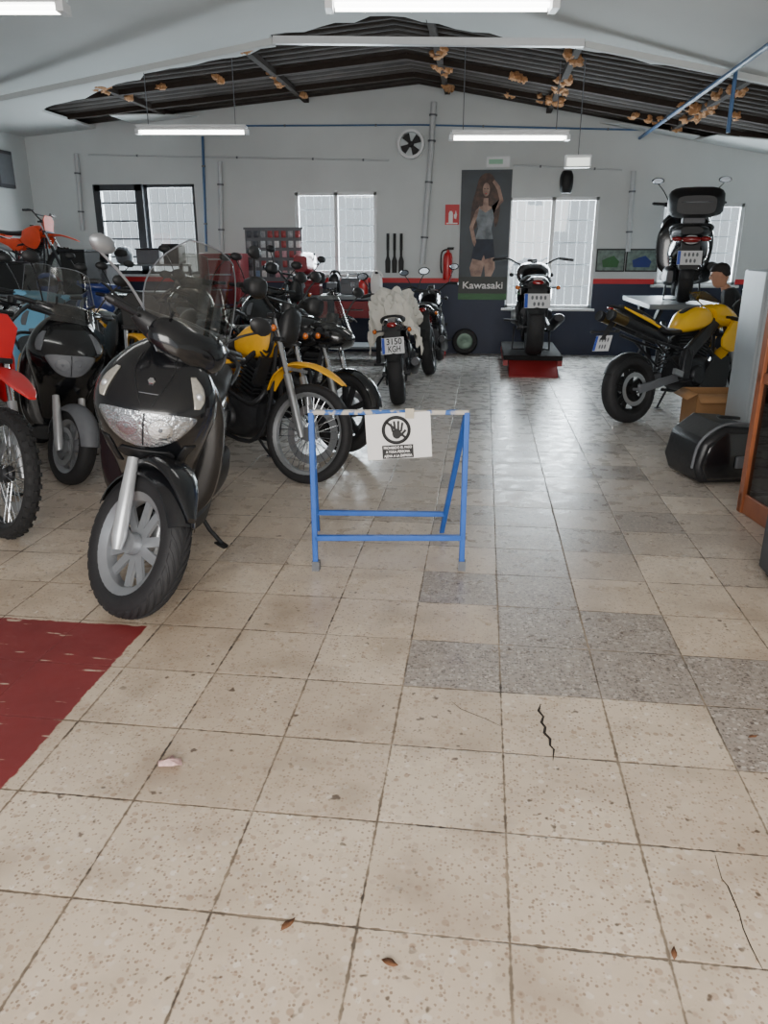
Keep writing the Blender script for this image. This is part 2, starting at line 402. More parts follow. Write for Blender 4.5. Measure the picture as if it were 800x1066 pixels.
        for s in (-1, 1):
            e = MB().tube([(-.3, s*.06, .71), (-.45, s*.062, .775), (-.99, s*.066, .965)], [.032, .044, .043], 16).build('muffler', DKM, root)
            MB().tube([(-.82, s*.066, .905), (-.97, s*.066, .958)], .0445, 16).build('muffler_sleeve', GOLD, e)
            MB().lathe([(.0, .0), (.028, 0), (.045, .006), (.047, -.03)], (0, 0, 0), 'x', 18).build('end_cap', SATB, e, T((-1.0, s*.066, .968)) @ Matrix.Rotation(RD(-161), 4, 'Y'))
        for s in (-1, 1):
            MB().bar((.36, s*.09, .86), (-.12, s*.16, .58), .045, .11, (0, 0, 1), .05, .13).bar((-.10, s*.155, .62), (-.16, s*.15, .34), .05, .11).build('frame_beam', DKM, root, None, .012)
            MB().prism([(-.1, .76), (-.3, .80), (-.62, .93), (-.60, .955), (-.3, .83), (-.1, .80)], 'xz', s*.055, s*.07).build('subframe', ALU, root)
            MB().body([(.74, .74, .82, .012), (.64, .64, .88, .03), (.50, .56, .86, .035), (.40, .58, .76, .03), (.34, .62, .70, .01)], yc=s*.17, e=3, n=16).build('side_fairing', side, root)
            MB().prism([(.44, .54), (.34, .50), (.24, .56), (.12, .40), (.02, .24), (.24, .19), (.42, .24), (.46, .40)], 'xz', s*.155, s*.18).build('belly_fairing', SATB, root, None, .012)
            MB().bar((-.2, s*.17, .40), (-.32, s*.18, .44), .03, .05).build('heel_guard', ALU, root)
        MB().body([(.30, .84, .98, .14), (.42, .80, 1.02, .16), (.58, .76, .95, .14), (.7, .77, .87, .09), (.76, .80, .83, .03)], e=3).build('front_cowl', body, root)
        g = MB(); rows = [[(.62-.34*v-1.2*(.15*(j/4-1))**2*3, (.14-.04*v)*(j/4-1), .94+.2*v) for j in range(9)] for v in (0, .33, .66, 1)]
        g.add([q for r in rows for q in r], [(i*9+j, i*9+j+1, i*9+j+10, i*9+j+9) for i in range(3) for j in range(8)]).build('windscreen', SMOKE, root, None)
        for s in (-1, 1): mirror(root, I4, .5, s*.15, .98, s, .02, .14, .1)
        MB().arc((xr, 0, Rr), Rr+.025, 40, 150, wr+.02).build('rear_hugger', SATB, root)
        MB().bar((-.86, 0, .96), (-1.02, 0, .76), .05, .02, (1, 0, 0)).build('plate_hanger', SATB, root)
        plate(root, -1.03, .73, plt, 22, .19, .14)
        for s in (-1, 1):
            MB().tube([(-.98, s*.03, .83), (-1.0, s*.13, .83)], .008, 6).ball((-1.0, s*.145, .83), (.018, .028, .016)).build('turn_signal', SATB, root)
    else:
        MB().body([(.37, .80+D, .90+D, .06), (.29, .75+D, .99+D, .13), (.1, .73+D, 1.01+D, .155), (-.08, .73+D, .93+D, .12), (-.15, .76+D, .86+D, .07)] if kind == 'naked' else
                  [(.36, .83+D, .90+D, .05), (.28, .74+D, .95+D, .105), (.12, .72+D, .955+D, .12), (-.02, .74+D, .88+D, .09), (-.08, .77+D, .85+D, .06)] if kind == 'trail' else
                  [(.38, .82+D, .90+D, .04), (.25, .74+D, .95+D, .1), (.08, .74+D, .92+D, .1), (-.05, .75+D, .87+D, .07)], e=2.6 if kind == 'naked' else 3.6).build('fuel_tank', body, root)
        MB().lathe([(0, .02), (.03, .018), (.035, 0)], (.13, 0, (1.005 if kind == 'naked' else .95 if kind == 'trail' else .94)+D), 'z', 16).build('filler_cap', SATB, root)
        MB().body([(-.06, .76+D, .84+D, .09), (-.2, .74+D, .82+D, .13), (-.45, .77+D, .86+D, .14), (-.62, .80+D, .89+D, .11), (-.68, .82+D, .87+D, .05)] if kind != 'dirt' else
                  [(.1, .84+D, .9+D, .06), (-.1, .79+D, .87+D, .08), (-.4, .80+D, .87+D, .09), (-.7, .84+D, .9+D, .07), (-.76, .86+D, .89+D, .03)]).build('seat', seat, root)
        if kind == 'naked':
            MB().body([(-.2, .66, .76, .1), (-.5, .71, .79, .12), (-.72, .78, .87, .09), (-.84, .83, .875, .04)]).build('tail', body, root)
            tx, tz = -.84, .82
        elif kind == 'trail':
            MB().body([(-.3, .80, .86, .1), (-.6, .85, .92, .1), (-.85, .88, .92, .09), (-1.02, .84, .87, .06)]).build('rear_fender', fend, root); tx, tz = -.93, .86
        else:
            MB().body([(-.4, .86, .93, .08), (-.7, .93, .97, .09), (-.95, .97, 1.0, .07), (-1.06, .98, .995, .03)]).build('rear_fender', fend, root); tx, tz = -1.0, .95
        if kind != 'dirt':
            MB().body([(tx-.02, tz-.03, tz+.02, .05), (tx-.05, tz-.03, tz+.015, .045), (tx-.065, tz-.02, tz+.0, .02)], n=12).build('tail_light', REDL, root)
            MB().bar((tx+.02, 0, tz-.02), (tx-.09, 0, tz-.28), .16, .012, (1, 0, 0)).build('mudguard', SATB, root)
            if not noplate: plate(root, tx-.085, tz-.2, plt, 20)
            for s in (-1, 1):
                t = MB().tube([(tx-.02, s*.05, tz-.06), (tx-.03, s*.15, tz-.06)], .008, 6).ball((tx-.03, s*.17, tz-.06), (.035, .022, .025)).build('turn_signal', SATB, root)
                MB().ball((tx-.05, s*.17, tz-.06), (.022, .02, .022)).build('signal_lens', AMB, t)
        for s in (-1, 1):
            MB().body([(.0, .6+D, .66+D, .004), (-.1, .55+D, .72+D, .02), (-.32, .56+D, .75+D, .025), (-.5, .66+D, .76+D, .006)], yc=s*.13, n=14).build('side_panel', side if kind != 'naked' else BLK, root)
            if kind in ('dirt', 'trail'):
                MB().body([(.42, .70+D, .86+D, .01), (.3, .58+D, .92+D, .025), (.12, .62+D, .84+D, .02), (.0, .7+D, .76+D, .006)], yc=s*.15, n=14).build('tank_shroud', body, root) if kind == 'dirt' else MB().bar((.30, s*.13, .55+D), (.36, s*.12, .74+D), .03, .1, (0, 1, 0)).build('radiator', DKM, root)
        if kind == 'naked':
            MB().arc((xr, 0, Rr), Rr+.03, 60, 150, wr+.02).build('rear_hugger', SATB, root)
    # chassis
    f = MB()
    for s in (-1, 1):
        f.tube([(top.x-.02, s*.03, top.z-.1), (.12, s*.13, .68+D), (-.14, s*.13, .60+D), (-.16, s*.12, .34)], .02, 8, 3)
        f.tube([(-.14, s*.12, .62+D), (-.5, s*.11, .72+D), (-.72, s*.09, .79+D)], .014, 8, 2)
        f.tube([(-.14, s*.12, .42), (-.5, s*.12, .72+D)], .012, 8)
        f.tube([(top.x-.01, s*.02, top.z-.16), (.34, s*.06, .40), (.22, s*.11, .22), (-.14, s*.11, .25)], .016, 8, 3)
    f.build('frame', DKM, root)
    e = MB().body([(-.18, .30, .52, .11), (-.05, .24, .56, .155), (.15, .23, .56, .155), (.28, .32, .5, .11)], e=3.5).build('engine', DKM, root)
    c = MB(); p0, p1 = Vector((.08, 0, .5)), Vector((.19, 0, .76+D*.5)); c.bar(p0, p1, .15, .15, (1, 0, 0))
    for i in range(8):
        q = p0.lerp(p1, .12+.1*i); d = (p1-p0).normalized()*.006; c.bar(q-d, q+d, .21, .2, (1, 0, 0))
    c.build('cylinder', DKM, e)
    for s in (-1, 1):
        MB().lathe([(0, s*.19), (.075, s*.188), (.09, s*.17), (.095, s*.14)], (.02, 0, .38), 'y', 24).build('crankcase_cover', ALU if s > 0 else DKM, e)
    MB().tube([(.22, -.05, .62), (.34, -.07, .54), (.33, -.1, .3), (.12, -.15, .2), (-.2, -.16, .26)] if kind in ('naked', 'sport') else [(.22, -.05, .66), (.33, -.08, .6), (.25, -.15, .5), (-.1, -.15, .6), (-.25, -.14, .66)], .02, 10, 4).build('exhaust_header', DKM, root)
    if kind == 'naked': MB().tube([(-.18, -.165, .26), (-.26, -.17, .28), (-.75, -.2, .42), (-.8, -.2, .435)], [.022, .05, .055, .04], 16).build('muffler', DKM, root)
    elif kind != 'sport': MB().tube([(-.22, -.14, .65), (-.3, -.145, .68), (-.78, -.15, .84), (-.84, -.15, .86)], [.022, .05, .052, .03], 16).build('muffler', SATB if kind == 'trail' else ALU, root)
    sw = MB()
    for s in (-1, 1): sw.bar((-.12, s*.1, .38), (xr, s*(wr/2+.05), Rr), .03, .06 if kind != 'sport' else .075)
    sw.tube([(xr, -wr/2-.07, Rr), (xr, wr/2+.07, Rr)], .014, 10)
    sw.build('swingarm', GREY if kind == 'sport' else DKM, root, None, .006)
    sh = MB().tube([(-.3, 0, .42), (-.2, 0, .74)], .018, 8).build('shock_absorber', CHR, root)
    q = [(-.29+.09*t/60+.038*cos(t*.85), .038*sin(t*.85), .45+.26*t/60) for t in range(61)]
    MB().tube(q, .007, 5).build('coil_spring', SPRING if kind != 'sport' else DKM, sh)
    ch = MB(); yy = wr/2+.03
    ch.lathe([(.04, yy-.003), (.105, yy-.003), (.105, yy+.003), (.04, yy+.003)], (xr, 0, Rr), 'y', 28, True)
    for a0, dd in ((.105, 1), (-.105, -1)): ch.bar((xr, yy, Rr+a0), (-.12, yy, .38+dd*.045), .012, .014)
    ch.build('drive_chain', DKM, root)
    for s in (-1, 1): MB().tube([(-.16, s*.12, .34), (-.16, s*.26, .35)], .014, 8).build('footpeg', DKM, root)
    if lean < -2: MB().tube([(-.04, .12, .27), (-.02, .22, .14), (0, .29, .052)], .011, 8).bar((-.02, .27, .055), (.05, .32, .055), .05, .008).build('side_stand', DKM, root)
    else: MB().tube([(-.2, .16, .28), (-.24, .17, .012), (-.24, -.17, .012), (-.2, -.16, .28)], .012, 8).build('center_stand', DKM, root)
    return root

# ---------------------------------------------------------------- scooters
APR = [(.40, .27, .37, .13), (.50, .28, .44, .16), (.60, .29, .54, .182), (.68, .30, .63, .204), (.77, .30, .69, .232), (.87, .30, .70, .258), (.96, .31, .655, .25), (1.04, .32, .575, .205), (1.11, .33, .49, .135), (1.15, .35, .42, .065)]
AE = 1.95
APC = cr(APR, 6)
def aprx(y, z, e=AE):
    for i in range(len(APC)-1):
        if APC[i][0] <= z <= APC[i+1][0]:
            t = (z-APC[i][0])/(APC[i+1][0]-APC[i][0]); s = [p+(q-p)*t for p, q in zip(APC[i], APC[i+1])]
            k = max(0, 1-min(1, abs(y)/s[3])**e)**(1/e); return (s[1]+s[2])/2+(s[2]-s[1])/2*k
    return .4
def patch(rows, off=.006, m=10, k=4):
    R = cr(rows, k); vs = []; fs = []
    for z, y0, y1 in R:
        for j in range(m+1):
            y = y0+(y1-y0)*j/m; vs.append((aprx(y, z)+off, y, z))
    for i in range(len(R)-1):
        for j in range(m): fs.append((i*(m+1)+j, i*(m+1)+j+1, (i+1)*(m+1)+j+1, (i+1)*(m+1)+j))
    return MB().add(vs, fs)
def scooter(label, loc, head, lean=-9, steer=0, col=BLK, R=.25, s=.92, hero=False, screen=False, topcase=False, plt=False, seat=SEATM, rim=RIMG, fend=None, mirrors=True, rearcol=None, dimlight=False, wide=1.):
    root = thing('scooter', label, 'scooter', loc, (RD(lean), 0, RD(head)), None, s)
    root.scale.y *= wide
    xf, xr, w = .73, -.73, .12; M = steer_m(xf, R, steer, .43); a = Vector((-.43, 0, .903)); fend = fend or col
    wheel(root, 'front_wheel', xf, R, w, 'alloy', rim, M, (1,) if hero else (-1,), 5, .92 if hero else .8, .58 if hero else 1, hero, .17 if hero else .14)
    wheel(root, 'rear_wheel', xr, R, w+.02, 'alloy', rim, I4, (-1,), 5)
    for q in (-1, 1):
        p0 = Vector((xf, q*.095, R)); MB().tube([p0-a*.035, p0+a*.02, p0+a*.2, p0+a*.36], [.02, .032, .03, .024], 14).build('fork_leg', SILV, root, M)
    if hero: MB().body([(xf-.15, R+.05, R+.13, .02), (xf-.11, R+.03, R+.15, .024), (xf-.06, R+.05, R+.12, .02)], yc=.075, n=10).build('brake_caliper', DKM, root, M)
    MB().arc((xf, 0, R), R+.035, 12 if not hero else 40, 172, .17, .5, .008).build('front_fender', fend, root, M)
    if hero: MB().body([(xf-.2, R+.24, R+.3, .07), (xf-.05, R+.33, R+.4, .1), (xf+.1, R+.33, R+.375, .075), (xf+.26, R+.24, R+.26, .02)]).build('fender_crest', col, root, M)
    MB().body(APR, 'z', 32, AE, 6).build('front_apron', col, root)
    MB().body([(.30, .22, .30, .17), (.42, .22, .31, .255), (.62, .23, .33, .285), (.82, .24, .345, .275), (.98, .27, .36, .21), (1.06, .30, .37, .13)], 'z', 24, 3.4, 5).build('leg_shield', col, root)
    # light group
    hw = 1.04 if hero else .85; lm = LENS if not dimlight else GREY; dzl = -.012 if hero else 0
    h = patch([(z+dzl, -y*hw, y*hw) for z, y in ((.752, .03), (.765, .08), (.795, .128), (.835, .165), (.872, .19), (.89, .182), (.898, .12))], .006, 18).build('headlight', lm, root, None, solid=.008)
    n = 24
    for q in (-1, 1):
        cy = q*.066*hw; cz = .832+dzl
        o = MB().rings([[(aprx(cy+rr*cos(2*pi*i/n), cz+rr*.9*sin(2*pi*i/n))+of, cy+rr*cos(2*pi*i/n), cz+rr*.9*sin(2*pi*i/n)) for i in range(n)] for rr, of in ((.05, .0105), (.047, .013), (.03, .012), (.01, .0125))], True)
        k_ = o.build('reflector', REFL if hero else lm, h)
        MB().ball((aprx(cy, cz)+.010, cy, cz), (.006, .01, .01)).build('bulb', GREY, k_)
    patch([(.756+dzl, -.003, .003), (.895+dzl, -.004, .004)], .011, 2).build('lens_divider', DKM, h, None, solid=.003)
    for q in (-1, 1):
        r = [(.912, q*.186, q*.206), (.945, q*.178, q*.217), (.99, q*.162, q*.202), (1.03, q*.145, q*.164)] if hero else [(.915, q*.185, q*.212), (.95, q*.174, q*.216), (1.0, q*.158, q*.198), (1.04, q*.14, q*.16)]
        sg = patch(r, .004, 5).build('turn_signal', CLR if hero else GREY, root, None, solid=.006)
        if hero: MB().ball((aprx(q*.193, .958)+.004, q*.193, .958), (.01, .016, .018)).build('signal_bulb', SILV, sg)
    if hero:
        ex = aprx(0, 1.0)
        MB().lathe([(0, .012), (.013, .011), (.019, .006), (.02, 0)], (0, 0, 0), 'x', 6).build('emblem', CHR, root, T((ex+.0, 0, 1.0)) @ Matrix.Rotation(RD(-38), 4, 'Y'))
        patch([(.665, -.09, .09), (.69, -.12, .12), (.715, -.10, .10)], .004, 10).build('lower_grille', SATB, root, None, solid=.006)
        patch([(.955, -.04, .04), (.958, -.04, .04)], .002, 8, 1).build('crest_line', GREY, root, None, solid=.003)
        for q in (-1, 1):
            patch([(.62, q*.11, q*.14), (.7, q*.135, q*.168), (.745, q*.16, q*.2)], .004, 4).build('air_slot', SATB, root, None, solid=.005)
            patch([(.91, q*.02, q*.024), (.98, q*.055, q*.059), (1.04, q*.08, q*.084), (1.1, q*.065, q*.069)], .002, 2).build('panel_seam', SATB, root, None, solid=.003)
    # floor, seat body
    rc = rearcol or col
    MB().body([(.33, .24, .34, .2), (.1, .22, .33, .22), (-.2, .24, .36, .2)], e=4).build('floorboard', SATB, root)
    MB().body([(-.02, .30, .52, .1), (-.2, .32, .68, .15), (-.45, .40, .74, .185), (-.7, .48, .78, .18), (-.92, .60, .80, .13), (-1.03, .68, .78, .06)]).build('rear_body', rc, root)
    MB().body([(-.04, .64, .72, .07), (-.18, .67, .80, .13), (-.42, .70, .825, .17), (-.52, .72, .87, .175), (-.8, .76, .90, .165), (-.96, .79, .88, .1)]).build('seat', seat, root)
    MB().body([(-1.0, .70, .77, .09), (-1.04, .70, .765, .075), (-1.06, .72, .75, .03)], n=12).build('tail_light', REDL, root)
    g = MB()
    for q in (-1, 1): g.tube([(-.62, q*.17, .80), (-.85, q*.185, .87), (-1.0, q*.12, .90), (-1.04, 0, .90)], .014, 8, 3)
    g.build('grab_rail', SATB, root)
    MB().body([(-.15, .24, .40, .04), (-.4, .2, .42, .06), (-.7, .2, .42, .065), (-.86, .24, .38, .03)], yc=.15, e=3).build('engine', DKM, root)
    MB().tube([(-.2, -.12, .22), (-.35, -.18, .25), (-.45, -.2, .3), (-.92, -.21, .42), (-.96, -.21, .43)], [.02, .03, .065, .07, .04], 16).build('muffler', SATB, root)
    for q in (-1, 1):
        k = MB().tube([(-.74, q*.14, R+.02), (-.66, q*.15, .64)], .014, 8).build('shock_absorber', CHR, root)
        MB().tube([(-.735+.075*t/50+.03*cos(t*.85), q*.14+.03*sin(t*.85), R+.06+.28*t/50) for t in range(51)], .006, 5).build('coil_spring', SATB, k)
    MB().arc((xr, 0, R), R+.04, 50, 175, .15, .3).build('rear_fender', SATB, root)
    # bars
    zb = 1.17; xb = .40
    hr = [.03, .065, .082, .065, .03] if hero else [.024, .05, .062, .05, .024]
    hb = MB().tube([(xb-.03, -.24, zb+.02), (xb+.01, -.14, zb), (xb+.03, 0, zb-.005), (xb+.01, .14, zb), (xb-.03, .24, zb+.02)], hr, 14, 4).build('handlebar', col if not hero else SATB, root, M)
    if hero: MB().body([(xb-.06, zb-.06, zb+.05, .12), (xb+.04, zb-.10, zb+.085, .2), (xb+.11, zb-.10, zb+.05, .17), (xb+.15, zb-.08, zb-.0, .09)], e=2.4, n=24).build('handlebar_cover', BLK, hb, M)
    MB().tube([(xb-.0, 0, zb-.12), (xb, 0, zb)], .04, 10).build('steering_column', SATB, root, M)
    for q in (-1, 1):
        g = [Vector((xb-.03, q*.235, zb+.02)), Vector((xb-.065, q*.35, zb+.028))]
        MB().tube(g+[g[1]+Vector((-.005, q*.015, 0))], [.018, .019, .012], 10).build('grip', SATB, hb, M)
        MB().tube([g[0]+Vector((.02, 0, 0)), g[0]+Vector((.065, q*.03, 0)), g[1]+Vector((.05, 0, 0))], .007, 6, 3).build('lever', DKM, hb, M)
        if hero and q < 0: mirror(root, M, xb-.01, q*.19, zb+.03, q, -.10, .25, .15, RIMG, MIRR, .9)
        elif mirrors: mirror(root, M, xb-.01, q*.19, zb+.03, q, .03, .14, .25 if not hero else .14, SATB)
    if screen:
        H = .47 if hero else .36; rows = []
        for i in range(11):
            v = i/10; W = (.13+.30*v-.33*v*v)*1.2 if hero else .2-.06*v
            W = max(W, .06); rows.append([(xb+.15-.20*v-.9*(W*(j/6-1))**2*2.2, W*(j/6-1), zb-.08+H*v+.02*(1-(j/6-1)**2)) for j in range(13)])
        MB().add([q for r in rows for q in r], [(i*13+j, i*13+j+1, i*13+j+14, i*13+j+13) for i in range(10) for j in range(12)]).build('windscreen', SMOKE, root, M)
        ed = [r[0] for r in rows]+rows[-1][1:]+[r[-1] for r in reversed(rows[:-1])]
        MB().tube(ed, .0035, 5).build('windscreen_edge', GREY, root, M)
        for q in (-1, 1): MB().tube([(xb, q*.1, zb+.02), (xb+.07, q*.14, zb+.09)], .008, 6).build('windscreen_bracket', SATB, root, M)
    if topcase:
        t = MB().body([(-.70, 1.02, 1.12, .13), (-.76, .98, 1.24, .21), (-.92, .97, 1.30, .245), (-1.1, .97, 1.29, .24), (-1.22, 1.0, 1.2, .17)], e=4).build('top_case', SATB, root)
        MB().body([(-1.14, 1.12, 1.14, .2), (-1.2, 1.12, 1.14, .185), (-1.235, 1.125, 1.135, .1)], n=12).build('lid_seam', GREY, t)
        MB().box(-1.1, -.75, -.1, .1, .90, .975).build('luggage_rack', DKM, root, None, .01)
    if plt:
        MB().bar((-1.0, 0, .70), (-1.06, 0, .40), .17, .012, (1, 0, 0)).build('mudguard', SATB, root); plate(root, -1.055, .53, None, 10)
        for q in (-1, 1): MB().ball((-1.0, q*.13, .74), (.05, .05, .03)).build('rear_turn_signal', REDL, root)
    if lean < -2: MB().tube([(-.02, .14, .25), (-.04, .22, .13), (-.06, .29, .055)], .012, 8).bar((-.07, .27, .054), (-.0, .33, .054), .05, .008).build('side_stand', DKM, root)
    else: MB().tube([(-.3, .16, .28), (-.34, .17, .012), (-.34, -.17, .012), (-.3, -.16, .28)], .012, 8).build('center_stand', DKM, root)
    return root

# ---------------------------------------------------------------- room shell
XL, XR, YB, YF = -6.95, 4.6, 12.0, -2.2
def ztop(x): return 3.68-.085*(-1-x) if x < -1 else 3.68-.185*(x+1)
WALLM = mat('white_painted_wall', (200, 205, 205), .8, 0, .09, 1.1, .12, 30)
CEILM = mat('white_ceiling_panel', (200, 204, 203), .8, 0, .05, 1.2, .05, 10)
BLUW = mat('dark_blue_wall_paint', (30, 40, 64), .55, 0, .12, 4)
REDW = mat('red_stripe_paint', (190, 30, 38), .5, 0, .08, 5)
ROOFM = mat('dark_corrugated_roof', (62, 55, 50), .85, 0, .45, 4, .4, 30)
WOODD = mat('dark_rafter_wood', (48, 39, 33), .9, 0, .25, 12)
FOAM = mat('expanding_foam', (190, 142, 98), .9, 0, .25, 30, .6, 60)
ALW = mat('white_aluminium_frame', (205, 208, 210), .4, .1, .04)
PIPEW = mat('white_conduit', (186, 190, 192), .5, 0, .05)
PIPEB = mat('blue_pipe', (60, 96, 138), .45, 0, .08)
def floor_mat():
    m = bpy.data.materials.new('terrazzo_tile_floor'); m.use_nodes = True; nt = m.node_tree; b = nt.nodes['Principled BSDF']
    def nd(t, **k):
        n = nt.nodes.new('ShaderNode'+t)
        for a, v in k.items(): n.inputs[a].default_value = v
        return n
    def mth(op, a, bb=None, cl=False):
        k = nt.nodes.new('ShaderNodeMath'); k.operation = op; k.use_clamp = cl
        for i, v in enumerate((a, bb)):
            if v is None: continue
            if isinstance(v, (int, float)): k.inputs[i].default_value = v
            else: nt.links.new(v, k.inputs[i])
        return k.outputs[0]
    def mix(f, a, bb):
        k = nt.nodes.new('ShaderNodeMix'); k.data_type = 'RGBA'
        for i, v in ((0, f), (6, a), (7, bb)):
            if isinstance(v, (int, float, tuple)): k.inputs[i].default_value = v
            else: nt.links.new(v, k.inputs[i])
        return k.outputs[2]
    def rng(v, a, bb, c=0., d=1.):
        k = nt.nodes.new('ShaderNodeMapRange'); nt.links.new(v, k.inputs[0])
        for i, q in enumerate((a, bb, c, d)): k.inputs[i+1].default_value = q
        return k.outputs[0]
    geo = nd('NewGeometry'); s = nd('SeparateXYZ'); nt.links.new(geo.outputs['Position'], s.inputs[0])
    X, Y = s.outputs[0], s.outputs[1]
    def noise(sc, det=4):
        n = nd('TexNoise', Scale=sc, Detail=det); nt.links.new(geo.outputs['Position'], n.inputs['Vector']); return n.outputs['Fac']
    def vor(sc):
        n = nd('TexVoronoi', Scale=sc); nt.links.new(geo.outputs['Position'], n.inputs['Vector']); return n
    def split(v):
        c = nd('SeparateColor'); nt.links.new(v.outputs['Color'], c.inputs[0]); return c
    kind = nd('Attribute'); kind.attribute_name = 'kind'; tint = nd('Attribute'); tint.attribute_name = 'tint'
    v1 = vor(42); v2 = vor(105); v3 = vor(70); big = noise(1.3); mid = noise(9); fine = noise(150)
    chipsel = split(v1); chipsel2 = split(v2); chipsel3 = split(v3)
    inside = rng(v1.outputs['Distance'], .32, .46, 1, 0)
    chip = mth('MULTIPLY', inside, rng(chipsel.outputs[0], .52, .56))
    chip2 = mth('MULTIPLY', rng(v2.outputs['Distance'], .36, .46, 1, 0), rng(chipsel2.outputs[0], .58, .62))
    base = mix(mid, C(196, 177, 154), C(224, 209, 188))
    base = mix(mth('MULTIPLY', chip, .75), base, mix(chipsel.outputs[1], C(156, 126, 100), C(236, 226, 212)))
    base = mix(mth('MULTIPLY', chip2, .75), base, mix(chipsel2.outputs[2], C(112, 84, 66), C(190, 162, 136)))
    base = mix(mth('MULTIPLY', tint.outputs['Fac'], .40), base, C(166, 146, 126))
    base = mix(rng(big, .42, .68, 0, .4), base, C(150, 130, 110))
    base = mix(rng(noise(4.5, 6), .50, .70, 0, .45), base, C(122, 100, 80))
    far = rng(Y, 3.0, 7.0, 0, .8); base = mix(far, base, mix(mid, C(196, 195, 192), C(220, 219, 217)))  # paler, cooler tiles towards the back: window sheen painted into the colour
    gk = mix(mid, C(142, 131, 121), C(166, 155, 144))
    gsel = mth('MULTIPLY', rng(v3.outputs['Distance'], .42, .55, 1, 0), rng(chipsel3.outputs[0], .30, .34))
    gk = mix(mth('MULTIPLY', gsel, .8), gk, mix(chipsel3.outputs[1], C(86, 77, 71), C(204, 195, 184)))
    gk = mix(mth('MULTIPLY', chip2, .75), gk, C(80, 71, 66))
    gk = mix(mth('MULTIPLY', chip, .6), gk, mix(chipsel.outputs[1], C(100, 89, 82), C(198, 189, 178)))
    gk = mix(rng(Y, 3.4, 7.0, 0, .6), gk, C(172, 171, 170))  # same painted sheen on the grey tiles, growing with distance
    col = mix(kind.outputs['Fac'], base, gk)
    # stains / pits
    st = mth('MULTIPLY', rng(noise(23, 2), .66, .71), rng(noise(3, 2), .45, .55)); col = mix(mth('MULTIPLY', st, .85), col, C(74, 58, 46))
    # grout
    def edge(v, o):
        u = mth('FRACT', mth('ADD', mth('DIVIDE', mth('SUBTRACT', v, o), .3535), 100)); return mth('MINIMUM', u, mth('SUBTRACT', 1, u))
    ed = mth('ADD', mth('MINIMUM', edge(X, .12), edge(Y, 1.37)), mth('ADD', mth('MULTIPLY', mth('SUBTRACT', noise(40, 6), .5), .034), mth('MULTIPLY', mth('SUBTRACT', noise(3.5, 2), .5), .02)))
    gr = rng(ed, .003, .013, 1, 0)
    gcol = mix(rng(noise(5), .35, .65), C(50, 41, 34), C(146, 128, 106)); gcol = mix(rng(Y, 4, 8, 0, .5), gcol, C(130, 128, 124)); col = mix(gr, col, gcol)  # joints also paled towards the back to go with the painted sheen
    # red paint
    wob = mth('MULTIPLY', mth('SUBTRACT', noise(18), .5), .03)
    rm = mth('MULTIPLY', rng(mth('ADD', X, wob), -1.352, -1.346, 1, 0), rng(mth('ADD', Y, wob), 2.756, 2.764, 1, 0))
    scr = nd('TexNoise', Scale=5., Detail=8.); mp = nd('Mapping'); mp.inputs['Scale'].default_value = (1, 6, 1); mp.inputs['Rotation'].default_value = (0, 0, .7)
    nt.links.new(geo.outputs['Position'], mp.inputs[0]); nt.links.new(mp.outputs[0], scr.inputs['Vector'])
    rm = mth('MULTIPLY', rm, rng(scr.outputs['Fac'], .64, .67, 1, .15))
    redc = mix(noise(4), C(104, 28, 30), C(132, 42, 42)); redc = mix(mth('MULTIPLY', gr, .35), redc, C(84, 20, 22))
    col = mix(rm, col, redc)
    nt.links.new(col, b.inputs['Base Color'])
    ro = mth('ADD', rng(mid, .3, .7, .24, .42), mth('MULTIPLY', gr, .4)); ro = mth('SUBTRACT', ro, rng(Y, 3.0, 6.5, 0, .04)); ro = mth('ADD', ro, mth('MULTIPLY', rm, .25), True); nt.links.new(ro, b.inputs['Roughness'])
    b.inputs['IOR'].default_value = 1.65
    bp = nd('Bump', Strength=.5, Distance=.004); hgt = mth('SUBTRACT', mth('MULTIPLY', fine, .12), mth('MULTIPLY', gr, mth('SUBTRACT', 1, mth('MULTIPLY', rm, .8)))); nt.links.new(hgt, bp.inputs['Height']); link(nt, bp, 'Normal', b, 'Normal')
    return m
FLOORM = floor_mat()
def build_floor():
    xs = [.12+.3535*i for i in range(-19, 13)]; xs = [XL]+[x for x in xs if XL < x < XR]+[XR]
    ys = [1.37+.3535*j for j in range(-10, 31)]; ys = [YF]+[y for y in ys if YF < y < YB]+[YB]
    b = MB(); nx = len(xs); vs = [(x, y, 0) for y in ys for x in xs]
    fs = [(j*nx+i, j*nx+i+1, (j+1)*nx+i+1, (j+1)*nx+i) for j in range(len(ys)-1) for i in range(nx-1)]
    o = b.add(vs, fs).build('floor', FLOORM); me = o.data
    if me.polygons[0].normal.z < 0: me.flip_normals()
    dark = {(-1, 3), (-1, 5), (0, 3), (0, 4), (0, 5), (1, 3), (1, 4), (2, 3), (2, 2), (3, 2), (3, 1), (0, 6), (0, 7), (1, 7), (0, 8), (-1, 8), (1, 9), (0, 10), (-1, 10), (2, 8), (1, 11), (0, 12), (2, 11)}
    ka = me.attributes.new('kind', 'FLOAT', 'FACE'); ta = me.attributes.new('tint', 'FLOAT', 'FACE')
    for q in me.polygons:
        i = math.floor((q.center.x-.12)/.3535); j = math.floor((q.center.y-1.37)/.3535); k = 0
        if (i, j) in dark: k = 1
        elif j > 5 and -2 < i < 4 and random.random() < .5: k = random.uniform(.3, .8)
        elif j > 5 and random.random() < .2: k = random.uniform(.15, .5)
        ka.data[q.index].value = k; ta.data[q.index].value = random.random()
    return struct(o)
FLOOR = build_floor()
